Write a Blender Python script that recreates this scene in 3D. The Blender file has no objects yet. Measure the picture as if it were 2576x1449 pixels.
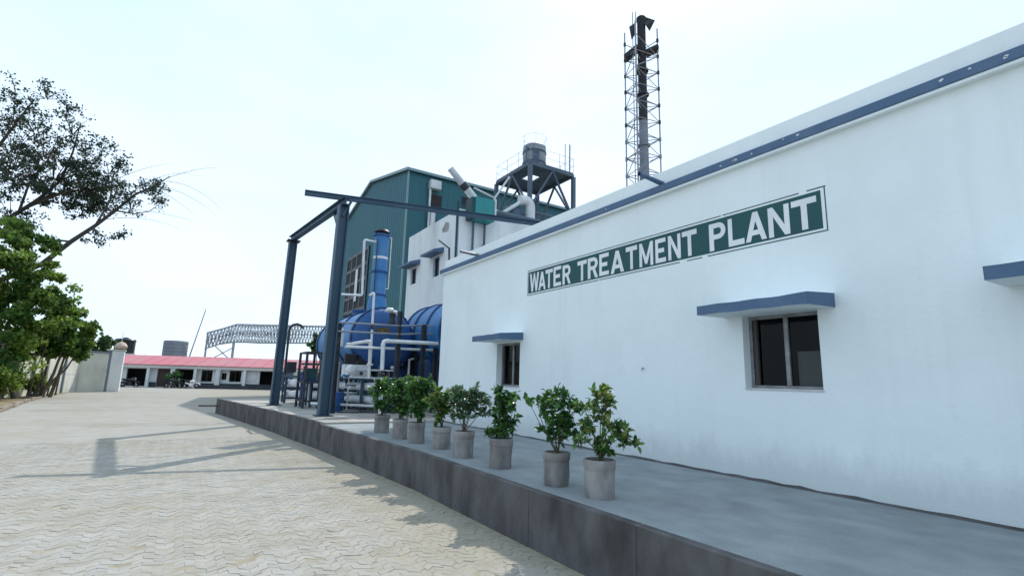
import bpy, math, random
from mathutils import Vector, Matrix
random.seed(7)
R = math.radians
scene = bpy.context.scene

# ------------------------------------------------------------------ camera
cam = bpy.data.cameras.new('camera')
cam.sensor_width = 36.0
cam.lens = 36.0 * 1280.26 / 2576.0
cam.clip_start = 0.05
cam.clip_end = 6000
camo = bpy.data.objects.new('camera', cam)
scene.collection.objects.link(camo)
YAW, PITCH, ROLL = 0.568875, 0.179677, 0.026326
fw = Vector((math.sin(YAW) * math.cos(PITCH), math.cos(YAW) * math.cos(PITCH), math.sin(PITCH)))
rt = Vector((math.cos(YAW), -math.sin(YAW), 0))
up = rt.cross(fw)
rr = math.cos(ROLL) * rt + math.sin(ROLL) * up
uu = -math.sin(ROLL) * rt + math.cos(ROLL) * up
M3 = Matrix((rr, uu, -fw)).transposed()
camo.matrix_world = Matrix.Translation((0, 0, 1.8)) @ M3.to_4x4()
scene.camera = camo

# ------------------------------------------------------------------ sky, sun, exposure
SUN_EL, SUN_AZ = R(49.3), R(48.3)          # azimuth measured from +Y towards +X
world = bpy.data.worlds.new('World')
scene.world = world
world.use_nodes = True
wn = world.node_tree
bg = wn.nodes['Background']
sky = wn.nodes.new('ShaderNodeTexSky')
sky.sky_type = 'NISHITA'
sky.sun_disc = False
sky.sun_elevation = SUN_EL
sky.sun_rotation = SUN_AZ
sky.altitude = 100
sky.air_density = 1.0
sky.dust_density = 1.0
sky.ozone_density = 1.0
hz = wn.nodes.new('ShaderNodeMix')          # bright high haze spread evenly over the whole sky
hz.data_type = 'RGBA'
hz.inputs['Factor'].default_value = 0.80
cl = wn.nodes.new('ShaderNodeTexNoise')     # faint, broad high cloud, the same all round the sky
cl.inputs['Scale'].default_value = 1.7
cl.inputs['Detail'].default_value = 5
cl.inputs['Roughness'].default_value = 0.55
wtc = wn.nodes.new('ShaderNodeTexCoord')
wmp = wn.nodes.new('ShaderNodeMapping')
wmp.inputs['Scale'].default_value = (1.0, 1.0, 2.6)
wn.links.new(wtc.outputs['Generated'], wmp.inputs['Vector'])
wn.links.new(wmp.outputs[0], cl.inputs['Vector'])
cr_ = wn.nodes.new('ShaderNodeMix')
cr_.data_type = 'RGBA'
cr_.inputs['A'].default_value = (6.9, 9.0, 11.2, 1)
cr_.inputs['B'].default_value = (8.5, 10.2, 12.0, 1)
cmr = wn.nodes.new('ShaderNodeMapRange')
cmr.inputs['From Min'].default_value = 0.35
cmr.inputs['From Max'].default_value = 0.65
wn.links.new(cl.outputs['Fac'], cmr.inputs['Value'])
wn.links.new(cmr.outputs[0], cr_.inputs['Factor'])
wn.links.new(cr_.outputs['Result'], hz.inputs['B'])
wn.links.new(sky.outputs[0], hz.inputs['A'])
wn.links.new(hz.outputs['Result'], bg.inputs[0])
bg.inputs[1].default_value = 0.10
sun = bpy.data.lights.new('sun', 'SUN')
sun.energy = 2.8
sun.angle = R(0.6)
sun.color = (1.0, 0.95, 0.87)
suno = bpy.data.objects.new('sun', sun)
scene.collection.objects.link(suno)
sd = Vector((math.sin(SUN_AZ) * math.cos(SUN_EL), math.cos(SUN_AZ) * math.cos(SUN_EL), math.sin(SUN_EL)))
suno.rotation_euler = sd.to_track_quat('Z', 'Y').to_euler()
vs = scene.view_settings
vs.view_transform = 'Standard'
vs.look = 'None'
vs.gamma = 1.0
vs.use_curve_mapping = False
vs.exposure = 0.36
scene.cycles.max_bounces = 8
scene.cycles.diffuse_bounces = 4
scene.cycles.transparent_max_bounces = 12
scene.cycles.use_denoising = True

# ------------------------------------------------------------------ materials
def mat(name, col, rough=0.8, col2=None, scale=2.0, lo=0.35, hi=0.65, bump=0.0, bscale=30.0, metal=0.0,
        stretch=(1, 1, 1), island=0.0, spec=0.4, fine=0.0, detail=6.0, distortion=0.0):
    m = bpy.data.materials.new(name)
    m.use_nodes = True
    nt = m.node_tree
    b = nt.nodes['Principled BSDF']
    b.inputs['Roughness'].default_value = rough
    b.inputs['Metallic'].default_value = metal
    b.inputs['Specular IOR Level'].default_value = spec
    geo = nt.nodes.new('ShaderNodeNewGeometry')
    mp = nt.nodes.new('ShaderNodeMapping')
    mp.inputs['Scale'].default_value = stretch
    nt.links.new(geo.outputs['Position'], mp.inputs['Vector'])
    cur = None
    rgb = nt.nodes.new('ShaderNodeRGB')
    rgb.outputs[0].default_value = (*col, 1)
    cur = rgb.outputs[0]
    if col2 is not None:
        n = nt.nodes.new('ShaderNodeTexNoise')
        n.inputs['Scale'].default_value = scale
        n.inputs['Detail'].default_value = detail
        n.inputs['Distortion'].default_value = distortion
        nt.links.new(mp.outputs[0], n.inputs['Vector'])
        mr = nt.nodes.new('ShaderNodeMapRange')
        mr.inputs['From Min'].default_value = lo
        mr.inputs['From Max'].default_value = hi
        nt.links.new(n.outputs['Fac'], mr.inputs['Value'])
        mx = nt.nodes.new('ShaderNodeMix')
        mx.data_type = 'RGBA'
        nt.links.new(mr.outputs[0], mx.inputs['Factor'])
        nt.links.new(cur, mx.inputs['A'])
        mx.inputs['B'].default_value = (*col2, 1)
        cur = mx.outputs['Result']
    if island > 0 or fine > 0:
        hs = nt.nodes.new('ShaderNodeHueSaturation')
        nt.links.new(cur, hs.inputs['Color'])
        add = nt.nodes.new('ShaderNodeMath')
        add.operation = 'MULTIPLY_ADD'
        add.inputs[1].default_value = island * 2
        add.inputs[2].default_value = 1 - island
        if island > 0:
            oi = nt.nodes.new('ShaderNodeObjectInfo')
            s = nt.nodes.new('ShaderNodeMath')
            s.operation = 'ADD'
            nt.links.new(geo.outputs['Random Per Island'], s.inputs[0])
            nt.links.new(oi.outputs['Random'], s.inputs[1])
            fr = nt.nodes.new('ShaderNodeMath')
            fr.operation = 'FRACT'
            nt.links.new(s.outputs[0], fr.inputs[0])
            nt.links.new(fr.outputs[0], add.inputs[0])
        else:
            n3 = nt.nodes.new('ShaderNodeTexNoise')
            n3.inputs['Scale'].default_value = 60
            nt.links.new(geo.outputs['Position'], n3.inputs['Vector'])
            nt.links.new(n3.outputs['Fac'], add.inputs[0])
            add.inputs[1].default_value = fine * 2
            add.inputs[2].default_value = 1 - fine
        nt.links.new(add.outputs[0], hs.inputs['Value'])
        cur = hs.outputs[0]
    nt.links.new(cur, b.inputs['Base Color'])
    if bump > 0:
        n2 = nt.nodes.new('ShaderNodeTexNoise')
        n2.inputs['Scale'].default_value = bscale
        n2.inputs['Detail'].default_value = 5
        nt.links.new(mp.outputs[0], n2.inputs['Vector'])
        bp = nt.nodes.new('ShaderNodeBump')
        bp.inputs['Strength'].default_value = bump
        bp.inputs['Distance'].default_value = 0.02
        nt.links.new(n2.outputs['Fac'], bp.inputs['Height'])
        nt.links.new(bp.outputs[0], b.inputs['Normal'])
    return m

def leafmat(name, c1, c2, trans=0.35, island=0.35, scale=1.5, rough=0.45):
    m = mat(name, c1, rough, c2, scale=scale, island=island, lo=0.4, hi=0.62)
    nt = m.node_tree
    b = nt.nodes['Principled BSDF']
    out = nt.nodes['Material Output']
    src = b.inputs['Base Color'].links[0].from_socket
    tr = nt.nodes.new('ShaderNodeBsdfTranslucent')
    hs = nt.nodes.new('ShaderNodeHueSaturation')
    hs.inputs['Value'].default_value = 1.5
    hs.inputs['Hue'].default_value = 0.485
    nt.links.new(src, hs.inputs['Color'])
    nt.links.new(hs.outputs[0], tr.inputs['Color'])
    mx = nt.nodes.new('ShaderNodeMixShader')
    mx.inputs[0].default_value = trans
    nt.links.new(b.outputs[0], mx.inputs[1])
    nt.links.new(tr.outputs[0], mx.inputs[2])
    nt.links.new(mx.outputs[0], out.inputs['Surface'])
    return m

def glassmat(name, tint=(0.85, 0.9, 0.92)):
    m = bpy.data.materials.new(name)
    m.use_nodes = True
    nt = m.node_tree
    nt.nodes.remove(nt.nodes['Principled BSDF'])
    out = nt.nodes['Material Output']
    t = nt.nodes.new('ShaderNodeBsdfTransparent')
    t.inputs[0].default_value = (*tint, 1)
    g = nt.nodes.new('ShaderNodeBsdfGlossy')
    g.inputs['Roughness'].default_value = 0.03
    fr = nt.nodes.new('ShaderNodeFresnel')
    fr.inputs['IOR'].default_value = 1.22
    mx = nt.nodes.new('ShaderNodeMixShader')
    nt.links.new(fr.outputs[0], mx.inputs[0])
    nt.links.new(t.outputs[0], mx.inputs[1])
    nt.links.new(g.outputs[0], mx.inputs[2])
    nt.links.new(mx.outputs[0], out.inputs['Surface'])
    return m

def paving_mat(name, base, island=0.0, courses=False):
    """dusty concrete paving: pale grey blocks with sandy earth drifted over them, thickest by the plinth"""
    m = bpy.data.materials.new(name)
    m.use_nodes = True
    nt = m.node_tree
    L = nt.links.new
    b = nt.nodes['Principled BSDF']
    b.inputs['Roughness'].default_value = 0.9
    b.inputs['Specular IOR Level'].default_value = 0.2
    geo = nt.nodes.new('ShaderNodeNewGeometry')
    sep = nt.nodes.new('ShaderNodeSeparateXYZ')
    L(geo.outputs['Position'], sep.inputs[0])
    n1 = nt.nodes.new('ShaderNodeTexNoise')
    n1.inputs['Scale'].default_value = 0.42
    n1.inputs['Detail'].default_value = 8
    n1.inputs['Roughness'].default_value = 0.62
    L(geo.outputs['Position'], n1.inputs['Vector'])
    kx = nt.nodes.new('ShaderNodeMapRange')            # earth drifts towards the foot of the plinth
    kx.inputs['From Min'].default_value = 1.2
    kx.inputs['From Max'].default_value = 3.4
    kx.inputs['To Max'].default_value = 0.22
    L(sep.outputs['X'], kx.inputs['Value'])
    ad = nt.nodes.new('ShaderNodeMath')
    ad.operation = 'ADD'
    L(n1.outputs['Fac'], ad.inputs[0])
    L(kx.outputs[0], ad.inputs[1])
    mr = nt.nodes.new('ShaderNodeMapRange')
    mr.inputs['From Min'].default_value = 0.44
    mr.inputs['From Max'].default_value = 0.70
    mr.inputs['To Max'].default_value = 0.85
    L(ad.outputs[0], mr.inputs['Value'])
    rgb = nt.nodes.new('ShaderNodeRGB')
    rgb.outputs[0].default_value = (*base, 1)
    cur = rgb.outputs[0]
    if island > 0:
        oi = nt.nodes.new('ShaderNodeObjectInfo')
        s = nt.nodes.new('ShaderNodeMath'); s.operation = 'ADD'
        L(geo.outputs['Random Per Island'], s.inputs[0]); L(oi.outputs['Random'], s.inputs[1])
        fr = nt.nodes.new('ShaderNodeMath'); fr.operation = 'FRACT'
        L(s.outputs[0], fr.inputs[0])
        ma = nt.nodes.new('ShaderNodeMath'); ma.operation = 'MULTIPLY_ADD'
        ma.inputs[1].default_value = island * 2; ma.inputs[2].default_value = 1 - island
        L(fr.outputs[0], ma.inputs[0])
        hs = nt.nodes.new('ShaderNodeHueSaturation')
        L(cur, hs.inputs['Color']); L(ma.outputs[0], hs.inputs['Value'])
        cur = hs.outputs[0]
    mx = nt.nodes.new('ShaderNodeMix'); mx.data_type = 'RGBA'
    L(mr.outputs[0], mx.inputs['Factor']); L(cur, mx.inputs['A'])
    mx.inputs['B'].default_value = (0.315, 0.288, 0.232, 1)
    # small dark stains
    n2 = nt.nodes.new('ShaderNodeTexNoise'); n2.inputs['Scale'].default_value = 3.1; n2.inputs['Detail'].default_value = 9
    n2.inputs['Roughness'].default_value = 0.7
    mp = nt.nodes.new('ShaderNodeMapping'); mp.inputs['Scale'].default_value = (0.55, 1.0, 1.0)
    L(geo.outputs['Position'], mp.inputs['Vector']); L(mp.outputs[0], n2.inputs['Vector'])
    m2 = nt.nodes.new('ShaderNodeMapRange'); m2.inputs['From Min'].default_value = 0.46; m2.inputs['From Max'].default_value = 0.70
    m2.inputs['To Max'].default_value = 0.75
    L(n2.outputs['Fac'], m2.inputs['Value'])
    mx2 = nt.nodes.new('ShaderNodeMix'); mx2.data_type = 'RGBA'
    L(m2.outputs[0], mx2.inputs['Factor']); L(mx.outputs['Result'], mx2.inputs['A'])
    mx2.inputs['B'].default_value = (0.25, 0.225, 0.17, 1)
    cur = mx2.outputs['Result']
    # old oil and tyre grime in a few long patches across the yard
    n5 = nt.nodes.new('ShaderNodeTexNoise'); n5.inputs['Scale'].default_value = 0.30; n5.inputs['Detail'].default_value = 7; n5.inputs['Roughness'].default_value = 0.65
    mp5 = nt.nodes.new('ShaderNodeMapping'); mp5.inputs['Scale'].default_value = (0.5, 0.85, 1.0); mp5.inputs['Location'].default_value = (3.1, 0.4, 0)
    L(geo.outputs['Position'], mp5.inputs['Vector']); L(mp5.outputs[0], n5.inputs['Vector'])
    m5 = nt.nodes.new('ShaderNodeMapRange'); m5.inputs['From Min'].default_value = 0.55; m5.inputs['From Max'].default_value = 0.70; m5.inputs['To Max'].default_value = 0.6
    L(n5.outputs['Fac'], m5.inputs['Value'])
    mx5 = nt.nodes.new('ShaderNodeMix'); mx5.data_type = 'RGBA'
    L(m5.outputs[0], mx5.inputs['Factor']); L(cur, mx5.inputs['A']); mx5.inputs['B'].default_value = (0.20, 0.185, 0.155, 1)
    cur = mx5.outputs['Result']
    if courses:                                         # joints between far paving courses, too fine to model
        wv = nt.nodes.new('ShaderNodeTexWave'); wv.wave_type = 'BANDS'; wv.bands_direction = 'Y'
        wv.inputs['Scale'].default_value = 1.3; wv.inputs['Distortion'].default_value = 1.2; wv.inputs['Detail'].default_value = 2
        L(geo.outputs['Position'], wv.inputs['Vector'])
        m3 = nt.nodes.new('ShaderNodeMapRange'); m3.inputs['From Max'].default_value = 0.25
        m3.inputs['To Min'].default_value = 0.22; m3.inputs['To Max'].default_value = 0.0
        L(wv.outputs['Fac'], m3.inputs['Value'])
        mx3 = nt.nodes.new('ShaderNodeMix'); mx3.data_type = 'RGBA'
        L(m3.outputs[0], mx3.inputs['Factor']); L(cur, mx3.inputs['A'])
        mx3.inputs['B'].default_value = (0.24, 0.215, 0.165, 1)
        cur = mx3.outputs['Result']
    L(cur, b.inputs['Base Color'])
    n4 = nt.nodes.new('ShaderNodeTexNoise'); n4.inputs['Scale'].default_value = 70; n4.inputs['Detail'].default_value = 4
    L(geo.outputs['Position'], n4.inputs['Vector'])
    bp = nt.nodes.new('ShaderNodeBump'); bp.inputs['Strength'].default_value = 0.35; bp.inputs['Distance'].default_value = 0.01
    L(n4.outputs['Fac'], bp.inputs['Height']); L(bp.outputs[0], b.inputs['Normal'])
    return m

def plaster_mat(name, col, dirt, base_z):
    """limewashed plaster: trowel unevenness, rain streaks, and a ragged line of splashed dirt along the foot"""
    m = bpy.data.materials.new(name); m.use_nodes = True
    nt = m.node_tree; L = nt.links.new; N = nt.nodes.new
    b = nt.nodes['Principled BSDF']; b.inputs['Roughness'].default_value = 0.88; b.inputs['Specular IOR Level'].default_value = 0.25
    geo = N('ShaderNodeNewGeometry'); sep = N('ShaderNodeSeparateXYZ'); L(geo.outputs['Position'], sep.inputs[0])
    def noise(scale, st=(1, 1, 1), detail=6, rough=.55):
        n = N('ShaderNodeTexNoise'); n.inputs['Scale'].default_value = scale; n.inputs['Detail'].default_value = detail; n.inputs['Roughness'].default_value = rough
        mp = N('ShaderNodeMapping'); mp.inputs['Scale'].default_value = st
        L(geo.outputs['Position'], mp.inputs['Vector']); L(mp.outputs[0], n.inputs['Vector']); return n.outputs['Fac']
    def rng(v, a, c, lo=0, hi=1):
        r = N('ShaderNodeMapRange'); r.inputs['From Min'].default_value = a; r.inputs['From Max'].default_value = c
        r.inputs['To Min'].default_value = lo; r.inputs['To Max'].default_value = hi; L(v, r.inputs['Value']); return r.outputs[0]
    def mix(f, a, c):
        x = N('ShaderNodeMix'); x.data_type = 'RGBA'; L(f, x.inputs['Factor'])
        if isinstance(a, tuple): x.inputs['A'].default_value = (*a, 1)
        else: L(a, x.inputs['A'])
        x.inputs['B'].default_value = (*c, 1); return x.outputs['Result']
    def math_(op, a, c):
        x = N('ShaderNodeMath'); x.operation = op
        for i, v in enumerate((a, c)):
            if isinstance(v, (int, float)): x.inputs[i].default_value = v
            else: L(v, x.inputs[i])
        return x.outputs[0]
    c = mix(rng(noise(0.9, detail=9), .42, .75, 0, .55), col, tuple(k * .88 for k in col))
    c = mix(rng(noise(3.0, (1, 1, .07), 7, .6), .54, .80, 0, .20), c, dirt)                     # rain streaks
    c = mix(rng(noise(7.0, detail=8, rough=.7), .62, .75, 0, .22), c, dirt)                     # blotches
    h = math_('ADD', sep.outputs['Z'], math_('MULTIPLY', noise(4.5, (1, 1, .4), 8, .7), -.75))  # splash line wanders up and down
    c = mix(rng(h, base_z - .40, base_z - .02, .62, 0), c, dirt)
    L(c, b.inputs['Base Color'])
    bp = N('ShaderNodeBump'); bp.inputs['Strength'].default_value = .35; bp.inputs['Distance'].default_value = .035; L(noise(2.2, detail=4), bp.inputs['Height'])
    bp2 = N('ShaderNodeBump'); bp2.inputs['Strength'].default_value = .22; bp2.inputs['Distance'].default_value = .012; L(noise(24, detail=6), bp2.inputs['Height'])
    L(bp.outputs[0], bp2.inputs['Normal']); L(bp2.outputs[0], b.inputs['Normal'])
    return m

MT = {
    'paver': paving_mat('paver_concrete', (0.35, 0.34, 0.315), island=0.085),
    'paving_far': paving_mat('far_paving', (0.35, 0.34, 0.315), courses=True),
    'bedding': mat('bedding_sand', (0.33, 0.295, 0.225), 0.95, (0.25, 0.215, 0.16), scale=5),
    'earth': mat('dry_earth', (0.26, 0.19, 0.12), 0.95, (0.17, 0.15, 0.085), scale=0.8, bump=0.4, bscale=6),
    'white_wall': plaster_mat('white_limewash', (0.80, 0.865, 0.875), (0.52, 0.56, 0.57), 0.78),
    'white_old': mat('white_stained_paint', (0.70, 0.725, 0.735), 0.85, (0.46, 0.48, 0.48), scale=0.8, lo=0.5, hi=0.8, stretch=(1, 1, 0.35)),
    'cream': mat('yellowed_white_paint', (0.66, 0.66, 0.58), 0.85, (0.40, 0.41, 0.36), scale=0.7, lo=0.42, hi=0.75, stretch=(1, 1, 0.5)),
    'jamb': mat('jamb_plaster', (0.62, 0.62, 0.62), 0.85, (0.5, 0.5, 0.5), scale=4),
    'band_blue': mat('slate_blue_paint', (0.070, 0.130, 0.225), 0.6, (0.105, 0.165, 0.26), scale=3.5, lo=0.45, hi=0.8, fine=0.10, bump=0.15),
    'peel': mat('bare_plaster_chip', (0.62, 0.65, 0.68), 0.9),
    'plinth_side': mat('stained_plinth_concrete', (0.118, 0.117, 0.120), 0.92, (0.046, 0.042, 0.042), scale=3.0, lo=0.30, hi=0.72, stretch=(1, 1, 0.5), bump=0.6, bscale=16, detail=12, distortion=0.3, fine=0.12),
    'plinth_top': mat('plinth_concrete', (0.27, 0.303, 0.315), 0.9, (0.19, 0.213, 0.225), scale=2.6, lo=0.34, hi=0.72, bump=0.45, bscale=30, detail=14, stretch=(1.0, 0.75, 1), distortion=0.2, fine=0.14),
    'slab_top': mat('yard_slab_concrete', (0.42, 0.40, 0.36), 0.9, (0.22, 0.21, 0.19), scale=0.9, lo=0.4, hi=0.7, bump=0.2),
    'sign_green': mat('sign_green_paint', (0.010, 0.082, 0.078), 0.6, (0.012, 0.068, 0.078), scale=1.2, fine=0.08),
    'sign_white': mat('sign_white_paint', (0.80, 0.82, 0.84), 0.7, (0.68, 0.71, 0.74), scale=2.5),
    'steel_blue': mat('blue_grey_steel_paint', (0.020, 0.060, 0.105), 0.5, (0.040, 0.085, 0.130), scale=1.6, lo=0.4, hi=0.7, spec=0.5, stretch=(1, 1, 0.3)),
    'steel_dark': mat('dark_steel_paint', (0.018, 0.024, 0.034), 0.5, (0.04, 0.045, 0.055), scale=2),
    'steel_grey': mat('grey_steel', (0.25, 0.28, 0.31), 0.5, (0.17, 0.19, 0.22), scale=2),
    'steel_far': mat('weathered_blue_steel', (0.05, 0.085, 0.13), 0.6, (0.085, 0.115, 0.15), scale=0.6),
    'truss_grey': mat('hazy_grey_truss', (0.27, 0.31, 0.35), 0.7, (0.34, 0.37, 0.40), scale=0.4),
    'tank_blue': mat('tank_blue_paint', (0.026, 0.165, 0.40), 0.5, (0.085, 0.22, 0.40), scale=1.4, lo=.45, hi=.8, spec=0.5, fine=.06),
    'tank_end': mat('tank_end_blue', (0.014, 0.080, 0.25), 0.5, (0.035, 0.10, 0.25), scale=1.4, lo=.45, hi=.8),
    'tank_ring': mat('tank_ring_dark', (0.010, 0.045, 0.14), 0.5),
    'pvc': mat('white_pvc', (0.72, 0.75, 0.77), 0.45, (0.60, 0.63, 0.65), scale=4),
    'vessel': mat('white_membrane_vessel', (0.70, 0.72, 0.74), 0.5, (0.45, 0.48, 0.52), scale=3, lo=0.45, hi=0.8),
    'sheet_green': mat('green_cladding', (0.027, 0.128, 0.148), 0.65, (0.027, 0.112, 0.155), scale=0.25, fine=0.04, spec=0.4),
    'sheet_trim': mat('pale_flashing', (0.17, 0.27, 0.30), 0.5),
    'sheet_roof': mat('grey_roof_sheet', (0.22, 0.27, 0.29), 0.5, (0.16, 0.2, 0.22), scale=0.5),
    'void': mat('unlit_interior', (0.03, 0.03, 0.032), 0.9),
    'interior': mat('interior_plaster', (0.30, 0.30, 0.29), 0.9, (0.24, 0.24, 0.23), scale=1),
    'cupboard': mat('cream_board', (0.78, 0.76, 0.66), 0.7),
    'alu': mat('weathered_aluminium', (0.30, 0.31, 0.32), 0.45, (0.19, 0.19, 0.2), scale=6, metal=0.3),
    'alu_dark': mat('grimy_track', (0.06, 0.055, 0.05), 0.6),
    'glass': glassmat('window_glass', (0.55, 0.58, 0.6)),
    'glass_clear': glassmat('small_pane_glass', (0.5, 0.54, 0.56)),
    'pot': mat('grey_cement_pot', (0.28, 0.27, 0.265), 0.9, (0.14, 0.13, 0.122), scale=6, lo=0.40, hi=0.72, bump=0.45, bscale=22, stretch=(1, 1, 0.45), island=0.14, detail=10),
    'soil': mat('potting_soil', (0.055, 0.04, 0.028), 0.95, (0.09, 0.07, 0.05), scale=20),
    'stem': mat('plant_stem', (0.09, 0.07, 0.045), 0.85, (0.06, 0.075, 0.035), scale=8),
    'bark': mat('tree_bark', (0.045, 0.037, 0.033), 0.9, (0.085, 0.07, 0.058), scale=4, stretch=(1, 1, 0.3), bump=0.3, bscale=9),
    'bark_light': mat('pale_stem_bark', (0.14, 0.115, 0.085), 0.9, (0.08, 0.065, 0.05), scale=3, stretch=(1, 1, 0.3)),
    'leaf_dark': leafmat('dark_glossy_leaf', (0.028, 0.085, 0.030), (0.055, 0.14, 0.040), 0.3, 0.45, 6, 0.28),
    'leaf_mid': leafmat('mid_green_leaf', (0.045, 0.135, 0.032), (0.10, 0.22, 0.045), 0.35, 0.45, 6, 0.28),
    'leaf_yellow': leafmat('yellow_green_leaf', (0.075, 0.15, 0.038), (0.24, 0.26, 0.06), 0.35, 0.4, 4, 0.35),
    'leaf_grey': leafmat('grey_green_leaf', (0.075, 0.13, 0.075), (0.15, 0.21, 0.12), 0.3, 0.4, 6, 0.35),
    'leaf_tree': leafmat('broad_tree_leaf', (0.045, 0.115, 0.020), (0.17, 0.26, 0.045), 0.45, 0.35, 0.5, 0.5),
    'leaf_far': leafmat('far_tree_leaf', (0.035, 0.085, 0.025), (0.075, 0.14, 0.04), 0.3, 0.35, 0.5, 0.5),
    'leaf_sparse': leafmat('small_dull_leaf', (0.022, 0.046, 0.030), (0.038, 0.062, 0.036), 0.22, 0.3, 0.6, 0.55),
    'roof_red': mat('red_roof_sheet', (0.47, 0.135, 0.165), 0.65, (0.43, 0.19, 0.21), scale=0.35, lo=0.4, hi=0.7),
    'plinth_dark': mat('dark_plinth_paint', (0.035, 0.042, 0.06), 0.8, (0.055, 0.06, 0.075), scale=1),
    'door_brown': mat('brown_door', (0.055, 0.03, 0.026), 0.6, (0.035, 0.022, 0.02), scale=2),
    'door_blue': mat('blue_grey_door', (0.16, 0.20, 0.30), 0.6),
    'board_white': mat('notice_board', (0.66, 0.70, 0.72), 0.5),
    'black_plastic': mat('black_polythene', (0.012, 0.012, 0.016), 0.4),
    'grey_tank': mat('grey_tank_paint', (0.20, 0.235, 0.28), 0.6, (0.155, 0.185, 0.22), scale=0.7),
    'lamp_beige': mat('beige_lamp_shade', (0.58, 0.47, 0.38), 0.7, (0.40, 0.32, 0.27), scale=6),
    'hopper': mat('sea_green_paint', (0.015, 0.24, 0.23), 0.45, (0.02, 0.21, 0.22), scale=1.5),
    'hopper_dark': mat('hopper_frame_green', (0.012, 0.055, 0.065), 0.6),
    'duct': mat('galvanised_duct', (0.60, 0.63, 0.65), 0.45, (0.46, 0.49, 0.51), scale=1.2, metal=0.15),
    'mast_dark': mat('mast_dark_steel', (0.016, 0.016, 0.022), 0.7, (0.035, 0.035, 0.045), scale=0.5),  # dark upper tone; with the grey below it paints a haze fade
    'stack': mat('stack_haze_grey', (0.18, 0.21, 0.27), 0.6, (0.24, 0.265, 0.31), scale=0.4, stretch=(1, 1, 0.3)),  # paler lower flue: haze and glare painted into the grey
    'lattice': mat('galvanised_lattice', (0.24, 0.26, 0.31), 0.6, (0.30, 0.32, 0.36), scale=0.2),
    'yellow': mat('yellow_plate', (0.20, 0.135, 0.03), 0.6, (0.08, 0.06, 0.03), scale=9),
    'rubber': mat('tyre_rubber', (0.012, 0.012, 0.013), 0.8),
    'chrome': mat('dull_metal', (0.35, 0.36, 0.38), 0.35, metal=0.7),
    'white_paint': mat('white_vehicle_paint', (0.72, 0.72, 0.72), 0.3),
    'dark_paint': mat('dark_vehicle_paint', (0.02, 0.022, 0.03), 0.3),
    'stone': mat('edge_stone', (0.33, 0.28, 0.23), 0.9, (0.23, 0.19, 0.15), scale=3, bump=0.3, island=0.15),
    'rust': mat('rusty_iron', (0.12, 0.07, 0.045), 0.8, (0.06, 0.04, 0.03), scale=6),
    'stain': mat('soot_stain', (0.36, 0.37, 0.37), 0.9, (0.22, 0.22, 0.22), scale=3),
}

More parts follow.
